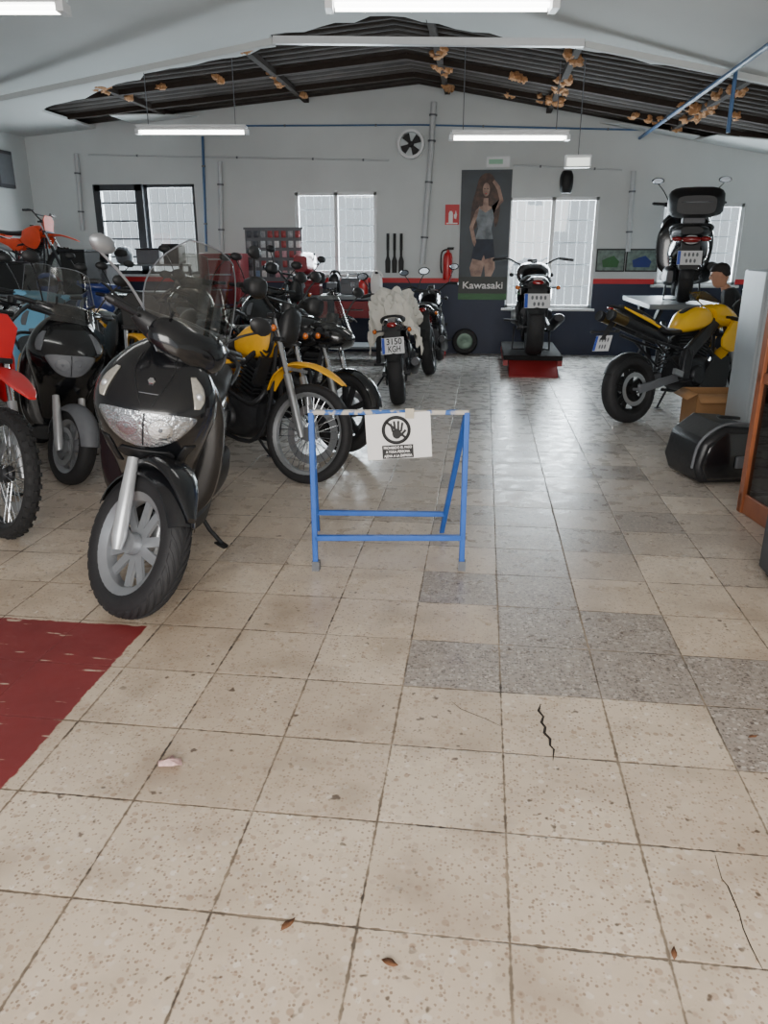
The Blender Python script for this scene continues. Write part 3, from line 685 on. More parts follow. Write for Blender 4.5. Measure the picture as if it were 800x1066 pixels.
def crack(px, w):
    P = [PZ(x, y, .0012) for x, y in px]; ck = MB()
    N0 = [random.uniform(.3, .6)*w for _ in P]; N0[0] = N0[-1] = .0006; vs = []
    for i, q in enumerate(P):
        d = P[min(i+1, len(P)-1)]-P[max(i-1, 0)]; n = Vector((-d.y, d.x, 0)).normalized()*N0[i]; vs += [q-n, q+n]
    ck.add(vs, [(2*i, 2*i+1, 2*i+3, 2*i+2) for i in range(len(P)-1)]).build('crack', CRK, FLOOR)
CRK = mat('crack_dark', (40, 33, 28), .95)
crack([(563, 733), (561, 740), (566, 746), (564, 752), (568, 757), (567, 763), (573, 769), (573, 776), (577, 780), (576, 792)], .009)
crack([(745, 890), (752, 915), (758, 922), (770, 950), (774, 966), (782, 985), (795, 1010)], .003)
crack([(470, 730), (480, 738), (505, 748), (522, 756)], .003)

def wpx(x0, y0, x1, y1, bot=None):
    a = PY(x0, y0, YB); c = PY(x1, y0, YB); z0 = PY((x0+x1)/2, y1, YB).z if bot is None else bot
    return (a.x, c.x, z0, (a.z+c.z)/2)
WINS = [wpx(99, 192, 202, 262, 1.14), wpx(307, 200, 392, 285), wpx(531, 205, 625, 321), wpx(690, 212, 777, 285, 1.02)]
def wall_back():
    xs = sorted(set([XL, -1, XR]+[w[0] for w in WINS]+[w[1] for w in WINS])); b = MB()
    for x0, x1 in zip(xs, xs[1:]):
        hole = [w for w in WINS if w[0] <= x0+1e-6 and w[1] >= x1-1e-6]
        if hole:
            z0, z1 = hole[0][2:]
            b.prism([(x0, 0), (x1, 0), (x1, z0), (x0, z0)], 'xz', YB, YB+.22); b.prism([(x0, z1), (x1, z1), (x1, ztop(x1)), (x0, ztop(x0))], 'xz', YB, YB+.22)
        else: b.prism([(x0, 0), (x1, 0), (x1, ztop(x1)), (x0, ztop(x0))], 'xz', YB, YB+.22)
    struct(b.build('wall_back', WALLM))
    for nm, m, z0, z1, y in (('trim_1', BLUW, 0, 1.03, .006), ('trim_2', REDW, 1.03, 1.10, .008)):
        t = MB()
        for x0, x1 in zip(xs, xs[1:]):
            hole = [w for w in WINS if w[0] <= x0+1e-6 and w[1] >= x1-1e-6]; zz = min(z1, hole[0][2]-.03) if hole else z1
            if zz > z0+.01: t.box(x0, x1, YB-y, YB-.001, z0, zz)
        struct(t.build(nm, m))
wall_back()
struct(MB().prism([(YF, 0), (YB+.22, 0), (YB+.22, ztop(XL)), (YF, ztop(XL))], 'yz', XL-.2, XL).build('wall_left', WALLM))
struct(MB().prism([(YF, 0), (YB+.22, 0), (YB+.22, ztop(XR)), (YF, ztop(XR))], 'yz', XR, XR+.2).build('wall_right', WALLM))
# false ceiling with its torn-out back edge, dark roof above
EDG = [(XL, YB), (-5.8, YB), (-5.79, 10.5), (-3.7, 9.3), (-2.25, 8.95), (-2.2, 8.5), (-1, 8.4), (.6, 8.4), (1.66, 8.35), (2.5, 8.3), (XR, 8.15)]
ED2 = [EDG[0], EDG[1]]
for (xa, ya), (xb, yb) in zip(EDG[2:], EDG[3:]):
    n_ = max(1, int((xb-xa)/.16))
    for i in range(n_): ED2.append((xa+(xb-xa)*i/n_, ya+(yb-ya)*i/n_+(random.uniform(-.09, .09) if i else 0)))
ED2.append(EDG[-1])
cb = MB()
for (x0, e0), (x1, e1) in zip(ED2, ED2[1:]):
    for xa, xb, ea, eb in ([(x0, x1, e0, e1)] if not (x0 < -1 < x1) else [(x0, -1, e0, e0+(e1-e0)*(-1-x0)/(x1-x0)), (-1, x1, e0+(e1-e0)*(-1-x0)/(x1-x0), e1)]):
        z0, z1 = ztop(xa)-.07, ztop(xb)-.07
        cb.rings([[(xa, YF, z0), (xb, YF, z1), (xb, eb, z1), (xa, ea, z0)], [(xa, YF, z0+.03), (xb, YF, z1+.03), (xb, eb, z1+.03), (xa, ea, z0+.03)]])
CEIL = struct(cb.build('ceiling', CEILM))
for pts in ([(-5.2, 11.99), (-5.2, 11.2), (-4.75, 11.45), (-4.2, 11.99)], [(2.75, 11.99), (2.9, 11.3), (3.6, 10.9), (XR, 11.0), (XR, 11.99)], [(1.5, 11.99), (1.75, 11.72), (2.75, 11.6), (2.75, 11.99)]):
    MB().rings([[(x, y, ztop(x)-.075) for x, y in pts], [(x, y, ztop(x)-.06) for x, y in pts]]).build('panel_remnant', CEILM, CEIL)
rb = MB(); ny = 170; X4 = [XL, -4, -1, 1.8, XR]; vs = []
for j in range(ny+1):
    y = 7.2+(YB+.2-7.2)*j/ny
    for x in X4: vs.append((x, y, ztop(x)+.02+.025*sin(y*2*pi/.2)))
rb.add(vs, [(j*5+i, j*5+i+1, (j+1)*5+i+1, (j+1)*5+i) for j in range(ny) for i in range(4)])
ROOF = struct(rb.build('roof', ROOFM, None, None, solid=.01))
MB().prism([(YF, 3.75), (7.4, 3.75), (7.4, 3.8), (YF, 3.8)], 'yz', XL-.2, XR+.2).build('roof_cover', ROOFM, ROOF)
for y in (10.2, 11.2):
    for x0, x1 in ((XL, -1), (-1, XR)): MB().bar((x0, y, ztop(x0)-.03), (x1, y, ztop(x1)-.03), .06, .07).build('rafter', WOODD, ROOF)
for x in (-4.6, -2.6, -.6, .8, 2.4): MB().bar((x, 8.3, ztop(x)-.035), (x, YB, ztop(x)-.035), .07, .06).build('rafter', WOODD, ROOF)
FP = []
for x, n_ in ((.8, 13), (2.4, 10), (-.6, 8), (-2.6, 5), (-4.6, 4)):
    for i in range(n_): FP.append((x+random.choice((-.045, .045))+random.uniform(-.02, .02), random.uniform(8.7, 11.6)))
for y in (10.2, 11.2):
    for i in range(9): FP.append((random.uniform(-5, 3.4) if i < 4 else random.uniform(.2, 3.2), y+random.choice((-.04, .04))))
for x, y in FP:
    q = Vector((x, y, ztop(x)-.035)); m = MB()
    for k in range(5):
        o_ = len(m.v); cc = q+Vector((random.uniform(-.04, .04), random.uniform(-.1, .1), random.uniform(-.03, .02))); m.ball(cc, (random.uniform(.025, .055), random.uniform(.03, .08), random.uniform(.02, .045)), 8, 6)
        for v in m.v[o_:]: v += (v-cc)*.9*NZ.noise(v*40)
    m.build('foam_blob', FOAM, ROOF)
struct(MB().bar((-1.98, 7.8, 3.30), (.79, 7.8, 3.20), .07, .06).build('trim_4', ALW))
bm_ = MB(); bm_.bar((-1.98, 7.8, 3.29), (-5.5, 9.18, 3.13), .05, .055); bm_.bar((-5.5, 9.18, 3.13), (XL, 9.5, 3.0), .05, .055)
bm_.bar((.79, 7.8, 3.19), (2.48, 8.2, 2.94), .05, .05); bm_.bar((2.48, 8.2, 2.94), (XR, 8.6, 2.53), .05, .05)
struct(bm_.build('trim_3', CEILM))
# windows
BARM = mat('grey_window_bars', (128, 132, 134), .5, .1, .08)
DKF = mat('dark_shutter_frame', (62, 64, 68), .5, .2, .08)
for n, (x0, x1, z0, z1) in enumerate(WINS):
    f = MB(); t = .045; y0, y1 = YB+.02, YB+.09
    for a in ((x0, x0+t, z0, z1), (x1-t, x1, z0, z1), (x0, x1, z0, z0+t), (x0, x1, z1-t, z1), ((x0+x1)/2-.03, (x0+x1)/2+.03, z0, z1)): f.box(a[0], a[1], y0, y1, a[2], a[3])
    w = struct(f.build('window_%d' % (n+1), DKF if n == 0 else ALW, None, None, .004))
    g = MB(); k = int((x1-x0)/.12)
    for i in range(1, k): x = x0+(x1-x0)*i/k; g.tube([(x, YB+.19, z0), (x, YB+.19, z1)], .007, 6)
    for i in range(1, 5): z = z0+(z1-z0)*i/5; g.box(x0, x1, YB+.186, YB+.194, z-.008, z+.008)
    g.build('window_bars', BARM, w)
    MB().box(x0+t, x1-t, YB+.05, YB+.056, z0+t, z1-t).build('pane', CLEARG, w)
    MB().box(x0-.05, x1+.05, YB-.05, YB+.02, z0-.035, z0).build('window_sill', ALW, w, None, .005)
    if n == 0:
        s = MB(); sx = x0+.74
        for a in ((sx-.10, sx+.02, z0, z1), (x0, sx, z1-.09, z1), (x0, sx, z0, z0+.06), (x0-.02, x0+.09, z0, z1)): s.box(a[0], a[1], YB-.05, YB-.005, a[2], a[3])
        for i in range(1, 5): s.box(x0, sx, YB-.03, YB-.01, z0+(z1-z0)*i/5-.012, z0+(z1-z0)*i/5+.012)
        s.build('casement', DKF, w)
    L = bpy.data.lights.new('window_daylight', 'AREA'); L.shape = 'RECTANGLE'; L.size = x1-x0+1.2; L.size_y = z1-z0+1.2; L.energy = 105.0*L.size*L.size_y; L.color = (.92, .97, 1)
    lo = bpy.data.objects.new('window_daylight', L); COL.objects.link(lo); lo.location = ((x0+x1)/2, YB+.6, (z0+z1)/2); lo.rotation_euler = (RD(-90), 0, 0)

# ---------------------------------------------------------------- ceiling lights
TUBE = mat('fluorescent_tube', (255, 255, 250), .3, 0, 0, emit=12)
HOUS = mat('white_enamel_housing', (215, 218, 220), .35, 0, .04)
def tubelight(px0, px1, py, L, label):
    a, b = ray(px0, py), ray(px1, py); t = L/(b-a).length; c = CAM+ray((px0+px1)/2, py)*t
    ang = atan2(RT.y, RT.x); r = thing('ceiling_light', label, 'ceiling light', c, (0, 0, ang), 'hanging fluorescent lights')
    MB().box(-L/2, L/2, -.06, .06, .02, .06).box(-L/2, L/2, -.09, .09, .055, .07).build('housing', HOUS, r, None, .004)
    for y in (-.035, .035): MB().tube([(-L/2+.03, y, 0), (L/2-.03, y, 0)], .014, 10).build('tube', TUBE, r)
    for s in (-1, 1):
        MB().box(s*(L/2)-.02, s*(L/2)+.02, -.06, .06, -.02, .03).build('end_cap', HOUS, r)
        q = Vector((c.x+s*.4*L*cos(ang), c.y, 0)); MB().tube([(s*.4*L, 0, .07), (s*.4*L, 0, ztop(q.x)-.08-c.z)], .005, 5).build('hanging_wire', GREY, r)
tubelight(343, 577, 7, 1.2, 'large bright fluorescent fitting at the top centre of the ceiling')
tubelight(-170, 66, 10, 1.2, 'fluorescent fitting cut off at the top left of the ceiling')
tubelight(144, 257, 138, 1.2, 'fluorescent fitting hanging in front of the left windows')
tubelight(470, 591, 144, 1.2, 'fluorescent fitting hanging above the tall poster')
e = PY(602, 168, 8.6); r = thing('emergency_light', 'small white emergency light box hanging on a wire right of the poster', 'emergency light', e)
MB().box(-.13, .13, -.04, .04, -.06, .06).build('housing', HOUS, r, None, .01)
MB().box(-.11, .11, -.043, -.038, -.045, .03).build('diffuser', mat('lamp_diffuser', (240, 245, 235), .4, 0, 0, emit=1.2), r)
MB().tube([(0, 0, .06), (.0, 0, ztop(e.x)-.08-e.z)], .005, 5).build('hanging_wire', GREY, r)

# ---------------------------------------------------------------- back wall fittings
def tubething(name, label, cat, pts, r, m, sm=0, n=10, clips=True):
    o = thing(name, label, cat); MB().tube(pts, r, n, sm).build('pipe', m, o)
    if clips:
        for i in range(len(pts)-1):
            a, b = Vector(pts[i]), Vector(pts[i+1])
            if (b-a).length > .6:
                for t in (.25, .75): d = (b-a).normalized()*.012; q = a.lerp(b, t); MB().tube([q-d, q+d], r*1.4, 10).build('pipe_clip', GREY, o)
    return o
W = lambda x, y, d=.03: PY(x, y, YB-d)
tubething('conduit', 'thick white vertical pipe running up the wall right of the round fan', 'pipe', [W(440, 275, .09), W(449, 160, .09), W(452, 106, .09)], .04, PIPEW)
tubething('conduit', 'white vertical pipe on the back wall between the left two windows', 'pipe', [W(231, 262, .05), W(229, 168, .05)], .035, PIPEW)
tubething('conduit', 'white vertical pipe left of the rightmost window', 'pipe', [W(654, 262, .05), W(660, 178, .05)], .035, PIPEW)
tubething('conduit', 'white vertical pipe in the far left corner of the back wall', 'pipe', [W(86, 240, .05), W(79, 160, .05)], .035, PIPEW)
tubething('conduit', 'dark blue vertical air pipe right of the leftmost window', 'pipe', [W(215, 262, .09), W(211, 142, .09)], .02, PIPEB)
tubething('cable_duct', 'thin grey horizontal cable duct along the back wall, lower left run', 'pipe', [W(92, 161, .022), W(300, 165, .022), W(405, 167, .022)], .012, PIPEW)
tubething('cable_duct', 'thin blue horizontal pipe along the upper back wall', 'pipe', [W(250, 131, .022), W(440, 130, .022), W(700, 136, .022)], .012, PIPEB)
tubething('cable_duct', 'thin grey cable duct along the back wall right of the poster', 'pipe', [W(535, 172, .022), W(648, 177, .022)], .012, PIPEW)
tubething('conduit', 'blue grey pipe running under the right ceiling slope towards the back wall', 'pipe', [(2.05, 5.0, 2.95), (2.05, YB-.02, 2.95)], .022, PIPEB)
q0 = PY(771, 40, 8.0); tubething('conduit', 'bright blue vertical pipe dropping from the right ceiling', 'pipe', [(q0.x, 8.0, ztop(q0.x)-.08), (q0.x, 8.0, PY(765, 138, 8.0).z)], .018, PIPEB, clips=False)
# fan
c = W(428, 150, .1); r = thing('extractor_fan', 'round white extractor fan with dark blades high on the back wall', 'fan', c)
MB().lathe([(.155, -.05), (.19, -.05), (.195, .06), (.16, .06)], (0, 0, 0), 'y', 40, True).build('ring', HOUS, r)
MB().lathe([(0, .055), (.16, .055)], (0, 0, 0), 'y', 40).build('painted_backlight', mat('fan_backlight', (205, 214, 216), .5, 0, .05), r)  # pale disc painted to stand in for the brightness behind the blades
for k in range(4):
    a = k*pi/2+.6; MB().prism([(rr*cos(a+t), rr*sin(a+t)) for rr, t in ((.03, -.6), (.145, -.42), (.15, 0), (.145, .42), (.03, .6))], 'xz', -.01, .0).build('blade', INK, r)
MB().lathe([(0, -.04), (.03, -.035), (.04, 0), (.04, .03)], (0, 0, 0), 'y', 18).build('hub', INK, r)
# poster
a = W(481, 177, .01); b_ = W(534, 177, .01); zb_ = W(505, 312, .01).z; pw = b_.x-a.x; ph = a.z-zb_; r = thing('poster', 'tall dark poster of a long haired woman above a green brand strip', 'poster', ((a.x+b_.x)/2, YB-.01, zb_))
PB = mat('poster_dark_print', (44, 54, 62), .5, 0, .5, 2.2); PM = lambda d: FRONTM((0, -.004-d, 0))
flat('sheet', [(-pw/2, 0), (pw/2, 0), (pw/2, ph), (-pw/2, ph)], PB, r, PM(0), .004)
SK = mat('printed_skin', (112, 86, 76), .55, 0, .1, 7, rgb2=(172, 142, 126), lo=.35, hi=.62); HR = mat('printed_hair', (38, 25, 21), .55, 0, .5, 13, rgb2=(84, 56, 43), lo=.35, hi=.65); TOPM = mat('printed_grey_top', (84, 92, 98), .55, 0, .45, 8, rgb2=(132, 140, 146), lo=.35, hi=.65); SHO = mat('printed_denim', (32, 40, 56), .6, 0, .4, 12); GRN = mat('printed_green', (34, 92, 44), .5, 0, .08); BKB = mat('printed_black', (18, 30, 24), .5)
k = ph/1.8
def fp(nm, pts, m, d): return flat(nm, [(x*k*1.02, (.33+(y-.33)*1.04)*k) for x, y in pts], m, r, PM(d))
fp('printed_hair', cr([(-.02, 1.70), (-.1, 1.64), (-.15, 1.46), (-.2, 1.26), (-.2, .98), (-.12, 1.0), (-.06, 1.2), (.1, 1.22), (.14, 1.0), (.19, 1.1), (.2, 1.34), (.14, 1.54), (.1, 1.65), (.04, 1.70)], 3), HR, .001)
fp('printed_legs', [(-.15, .62), (.15, .62), (.17, .45), (.12, .335), (.03, .335), (.01, .5), (-.03, .335), (-.17, .335), (-.2, .45)], SK, .001)
fp('printed_shorts', [(-.13, .86), (.12, .86), (.16, .6), (.02, .57), (.0, .64), (-.03, .55), (-.18, .58)], SHO, .002)
fp('printed_top', [(-.09, 1.28), (-.04, 1.21), (.04, 1.21), (.09, 1.28), (.125, 1.12), (.095, .98), (.125, .84), (-.135, .84), (-.095, .98), (-.13, 1.12)], TOPM, .003)
fp('printed_neck', [(-.032, 1.38), (.032, 1.38), (.04, 1.28), (.1, 1.265), (.07, 1.235), (0, 1.19), (-.07, 1.235), (-.1, 1.265), (-.04, 1.28)], SK, .004)
fp('printed_face', circ(0, 1.49, .05, 24, .088), SK, .0045)
fp('printed_fringe', cr([(-.06, 1.40), (-.046, 1.53), (0, 1.585), (.05, 1.53), (.062, 1.38), (.13, 1.26), (.14, 1.5), (.09, 1.65), (.02, 1.69), (-.07, 1.67), (-.13, 1.5), (-.13, 1.28)], 3), HR, .0055)
fp('printed_eyes', [(-.032, 1.505), (-.012, 1.505), (-.012, 1.497), (-.032, 1.497)], INK, .0055); fp('printed_eyes', [(.032, 1.505), (.012, 1.505), (.012, 1.497), (.032, 1.497)], INK, .0055)
fp('printed_mouth', circ(0, 1.438, .014, 8, .006), REDW, .0055)
fp('printed_arm', [(.085, 1.27), (.14, 1.22), (.25, 1.34), (.19, 1.53), (.11, 1.62), (.085, 1.585), (.15, 1.49), (.19, 1.36), (.12, 1.18)], SK, .006)
fp('printed_arm', [(-.085, 1.27), (-.14, 1.22), (-.22, 1.0), (-.17, .8), (-.14, .74), (-.115, .8), (-.165, 1.0), (-.115, 1.14)], SK, .006)
flat('brand_band', [(-pw/2, 0), (pw/2, 0), (pw/2, .33*k), (-pw/2, .33*k)], BKB, r, PM(.006))
flat('green_strip', [(-pw/2, 0), (pw/2, 0), (pw/2, .09*k), (-pw/2, .09*k)], GRN, r, PM(.007))
text('brand_lettering', 'Kawasaki', .14, WHITEP, r, PM(.008) @ T((0, .205*k, 0)), .002, pw*.82)
# signs and pictures
def board(name, label, cat, px0, py0, px1, py1, m, d=.012):
    A = W(px0, py0, d); B = W(px1, py1, d); w, h = B.x-A.x, A.z-B.z; o = thing(name, label, cat, ((A.x+B.x)/2, YB-d, (A.z+B.z)/2))
    MB().box(-w/2, w/2, -.004, .008, -h/2, h/2).build('panel', m, o); return o, w, h
o, w, h = board('fire_sign', 'small red fire extinguisher sign on the wall left of the poster', 'sign', 464, 213, 478, 234, REDW)
FM = FRONTM((0, -.005, 0))
flat('pictogram', [(-.03, -.11), (.03, -.11), (.03, .02), (.015, .05), (-.015, .05), (-.03, .02)], WHITEP, o, FM @ T((-.02, .0, 0))); flat('pictogram', [(.03, -.05), (.06, -.06), (.07, .0), (.05, .06), (.04, .01), (.025, .0)], WHITEP, o, FM)
flat('pictogram', [(-w*.4, -h*.46), (w*.4, -h*.46), (w*.4, -h*.40), (-w*.4, -h*.40)], WHITEP, o, FM)
o, w, h = board('exit_light', 'small white emergency exit light box above the poster', 'exit sign', 507, 163, 531, 174, HOUS, .05)
flat('green_panel', [(-w*.4, -h*.2), (w*.2, -h*.2), (w*.2, h*.25), (-w*.4, h*.25)], mat('exit_green', (150, 196, 170), .5, 0, .05), o, FRONTM((0, -.0045, 0)))
LAND = mat('printed_race_photo', (96, 112, 106), .5, 0, .8, 14)
for (x0, x1, lb, bm2) in ((622, 650, 'left one of two framed motorbike pictures on the right back wall', GRN), (653, 684, 'right one of two framed motorbike pictures on the right back wall', NAVY)):
    o, w, h = board('framed_picture', lb, 'picture', x0, 259, x1, 283, INK)
    flat('print', [(-w*.46, -h*.44), (w*.46, -h*.44), (w*.46, h*.44), (-w*.46, h*.44)], LAND, o, FM)
    flat('printed_motorcycle', [(-w*.25, -h*.3), (w*.25, -h*.3), (w*.3, -h*.05), (w*.1, h*.2), (-w*.1, h*.12), (-w*.3, 0)], bm2, o, FM @ T((0, 0, .0015)))
c = W(590, 190, .12); r = thing('wall_speaker', 'small black speaker hung high on the back wall right of the poster', 'speaker', c)
MB().body([(-.14, -.07, .07, .08), (-.05, -.09, .09, .11), (.08, -.09, .09, .11), (.15, -.06, .06, .08)], 'z').build('housing', INK, r)
MB().box(-.02, .02, .05, .115, -.03, .03).build('bracket', DKM, r)
def extinguisher(loc, s, label, wall=True):
    r = thing('fire_extinguisher', label, 'fire extinguisher', loc, (0, 0, 0), None, s)
    MB().lathe([(0, 0), (.07, 0), (.075, .03), (.075, .34), (.06, .40), (.025, .43), (.02, .46), (0, .46)], axis='z', n=24).build('cylinder', RED, r)
    MB().box(-.015, .09, -.015, .015, .46, .49).box(-.01, .1, -.01, .01, .488, .5).build('valve', INK, r, None, .004)
    MB().tube([(-.01, 0, .47), (-.1, 0, .42), (-.11, -.02, .2), (-.09, -.04, .1)], .012, 8, 4).build('hose', INK, r)
    if wall: MB().box(-.03, .03, .07, .14, .2, .4).build('bracket', DKM, r)
c = W(466, 291, .13); extinguisher((c.x, YB-.13, c.z), .9, 'red fire extinguisher hung on the wall below the fire sign')
c = PZ(461, 366); extinguisher((c.x, min(c.y, 11.7), 0), .95, 'red fire extinguisher standing on the floor left of the leaning wheel', False)
# hanging black tools
for i, x in enumerate((404, 411, 418)):
    A = W(x, 243, .03); B = W(x, 284, .03); r = thing('wall_tool', ('leftmost', 'middle', 'rightmost')[i]+' of three long black tools hanging on the wall left of the pipe', 'tool', (A.x, YB-.03, B.z)); L = A.z-B.z
    MB().prism([(-.035, 0), (.035, 0), (.04, L*.3), (.018, L*.42), (.018, L*.6), (-.018, L*.6), (-.018, L*.42), (-.04, L*.3)], 'xz', -.01, .01).build('blade', INK, r, None, .004)
    MB().tube([(0, 0, L*.58), (0, 0, L)], .022, 8).build('handle', SATB, r); MB().tube([(0, -.0, L*.97), (0, .03, L*.97)], .006, 6).build('hook', DKM, r)
# leaning wheel
c = PZ(486, 357); r = thing('spare_wheel', 'small black wheel with greenish hub leaning on the back wall below the poster', 'wheel', (c.x, YB-.16, .19), (RD(-14), 0, 0))
MB().lathe([(.12, -.05), (.17, -.055), (.19, -.03), (.19, .03), (.17, .055), (.12, .05)], axis='y', n=32, closed=True).build('tire', TIRE, r)
MB().lathe([(0, -.03), (.04, -.035), (.09, -.02), (.125, -.03), (.125, .03), (0, .03)], axis='y', n=24).build('rim', mat('green_grey_rim', (84, 104, 92), .4, .4, .1), r)
# pegboard with packets
A = W(255, 239, .02); B = W(316, 291, .02); pw, ph = B.x-A.x, A.z-B.z; r = thing('pegboard', 'grey pegboard on the back wall behind the bikes holding small packets', 'pegboard', ((A.x+B.x)/2, YB-.02, B.z))
MB().box(-pw/2, pw/2, -.006, .012, 0, ph).build('panel', GREY, r)
for z in (ph, -.03): MB().box(-pw/2-.02, pw/2+.02, -.012, .012, z, z+.03).build('rail', GREY, r)
PK = [mat('packet_'+n, c_, .35, 0, .35, 40) for n, c_ in (('white', (210, 214, 216)), ('red', (150, 62, 66)), ('blue', (104, 130, 160)), ('grey', (140, 144, 148)), ('pink', (186, 140, 150)), ('dark', (70, 74, 82)), ('pale', (190, 196, 200)))]
for j in range(5):
    for i in range(8):
        m = random.choice(PK); x = r.location.x-pw/2+.06+i*(pw-.12)/7+random.uniform(-.008, .008); z = r.location.z+.08+j*(ph-.15)/4
        o = MB().body([(z-.045, -.006, .006, .034), (z-.025, -.016, .016, .037), (z+.02, -.014, .014, .037), (z+.05, -.003, .003, .036)], 'z', 10, 3, 1).build('parts_packet', m, None, basis((0, 1, 0), (1, 0, 0), (0, 0, 1), (x, YB-.042, 0)))
        tag(o, 'small blister packet of spare parts hanging on the pegboard', 'packet', 'packets on the pegboard')

# ---------------------------------------------------------------- furniture of the workshop
METG = mat('grey_painted_steel', (118, 124, 128), .45, .2, .1, 8)
LOCK = mat('pale_grey_locker_paint', (176, 184, 189), .4, .1, .06, 5)
WOOD = mat('varnished_brown_wood', (140, 80, 48), .4, 0, .25, 9)
DRED = mat('dark_red_cabinet', (128, 26, 36), .35, 0, .1, 8, coat=.3)
def bench():
    r = thing('workbench', 'grey steel workbench below the second window', 'workbench', (-2.05, 10.95, 0))
    MB().box(-.7, .7, -.32, .32, .86, .91).build('worktop', METG, r, None, .006)
    for sx in (-1, 1):
        for sy in (-1, 1): MB().box(sx*.65-.03, sx*.65+.03, sy*.27-.03, sy*.27+.03, 0, .86).build('leg', DKM, r)
    MB().box(-.66, .66, -.28, .28, .2, .23).build('lower_shelf', METG, r)
    for x in (-.6, .05):
        d = MB().box(x, x+.55, -.33, -.29, .62, .84).build('drawer', DRED, r, None, .006); MB().tube([(x+.15, -.35, .73), (x+.4, -.35, .73)], .01, 6).build('handle', CHR, d)
bench()
def toolbox(loc, label, m, w=.45, h=.2, d=.22):
    r = thing('toolbox', label, 'toolbox', loc); MB().box(-w/2, w/2, -d/2, d/2, 0, h*.66).build('body', m, r, None, .01)
    MB().prism([(-d/2, h*.66), (d/2, h*.66), (d/2*.6, h), (-d/2*.6, h)], 'yz', -w/2, w/2).build('lid', m, r, None, .008)
    MB().tube([(-w*.25, 0, h), (-w*.22, 0, h+.05), (w*.22, 0, h+.05), (w*.25, 0, h)], .01, 8).build('handle', CHR, r)
    MB().box(-.03, .03, -d/2-.008, -d/2, h*.5, h*.75).build('latch', CHR, r)
toolbox((-2.45, 10.85, .91), 'red metal toolbox on the left end of the grey workbench', DRED)
toolbox((-1.8, 11.08, .91), 'grey toolbox towards the right end of the grey workbench', GREY, .35, .22)
def jug(loc, m, label, s=1.):
    r = thing('oil_can', label, 'oil can', loc, (0, 0, 0), None, s)
    MB().body([(0, -.07, .07, .1), (.02, -.075, .075, .105), (.2, -.075, .075, .105), (.26, -.05, .05, .07), (.28, -.03, .03, .03)], 'z', 16, 4).build('body', m, r)
    MB().lathe([(0, .31), (.022, .31), (.024, .27)], axis='z', n=14).build('cap', INK, r); MB().tube([(-.06, 0, .23), (-.03, 0, .31), (.05, 0, .3), (.085, 0, .24)], .012, 6, 3).build('handle', m, r)
jug((-1.45, 10.85, .91), WHITEP, 'white plastic can on the workbench corner near the covered motorcycle')
jug((-2.08, 11.1, .91), DKM, 'dark oil can in the middle of the workbench')
jug((-1.62, 10.78, .91), RED, 'red oil can next to the white can on the workbench', .8)
r = thing('bench_vice', 'dark steel vice bolted on the front of the workbench', 'vice', (-2.05, 10.78, .91))
MB().box(-.07, .07, -.08, .08, 0, .03).box(-.05, .05, -.02, .06, .03, .12).build('base', DKM, r, None, .008); MB().box(-.07, .07, .02, .05, .10, .17).build('fixed_jaw', DKM, r, None, .005)
MB().box(-.07, .07, -.09, -.05, .10, .17).box(-.03, .03, -.1, .0, .06, .1).build('moving_jaw', GREY, r, None, .005); MB().tube([(-.07, -.13, .08), (.07, -.13, .08)], .007, 6).tube([(0, -.14, .08), (0, -.05, .08)], .012, 8).build('handle', CHR, r)
def toolchest(loc, label, m, w=.68, h=1.25, d=.45, n=6):
    r = thing('tool_cabinet', label, 'tool cabinet', loc); MB().box(-w/2, w/2, -d/2, d/2, .12, h).build('body', m, r, None, .012)
    for i in range(n):
        z0 = .16+(h-.2)*i/n; z1 = .16+(h-.2)*(i+1)/n-.015; k = MB().box(-w/2+.03, w/2-.03, -d/2-.012, -d/2+.005, z0, z1).build('drawer', m, r, None, .005)
        MB().box(-w*.3, w*.3, -d/2-.028, -d/2-.012, z1-.03, z1-.015).build('handle', CHR, k)
    for sx in (-1, 1):
        for sy in (-1, 1): MB().lathe([(0, -.02), (.055, -.018), (.06, 0), (.055, .018), (0, .02)], (sx*(w/2-.08), sy*(d/2-.08), .06), 'y', 16).build('caster', INK, r)
toolchest((-3.75, 11.35, 0), 'tall dark red tool cabinet with drawers against the back wall behind the scooters', DRED, .6, 1.45)
# red pillar drill
r = thing('pillar_drill', 'red pillar drill standing between the pegboard and the second window', 'drill', (-2.62, 11.65, 0))
MB().box(-.2, .2, -.25, .25, 0, .06).build('base', DKM, r, None, .01); MB().tube([(0, .1, .06), (0, .1, 1.42)], .04, 14).build('column', DKM, r)
MB().body([(-.3, 1.2, 1.42, .1), (-.1, 1.16, 1.46, .14), (.15, 1.18, 1.46, .14), (.28, 1.24, 1.42, .09)], e=4).build('drill_head', DRED, r, Matrix.Rotation(RD(90), 4, 'Z'))
MB().tube([(0, -.15, 1.18), (0, -.15, 1.04), (0, -.15, .96)], [.035, .025, .006], 12).build('chuck', CHR, r); MB().lathe([(0, .8), (.17, .8), (.17, .84), (0, .84)], (0, -.12, 0), 'z', 24).build('table', DKM, r)
for k_ in range(3):
    a = k_*2*pi/3; MB().tube([(.12, -.05, 1.3), (.17, -.05+.15*cos(a), 1.3+.15*sin(a))], .008, 6).ball((.17, -.05+.16*cos(a), 1.3+.16*sin(a)), .018, 8, 6).build('feed_handle', INK, r)
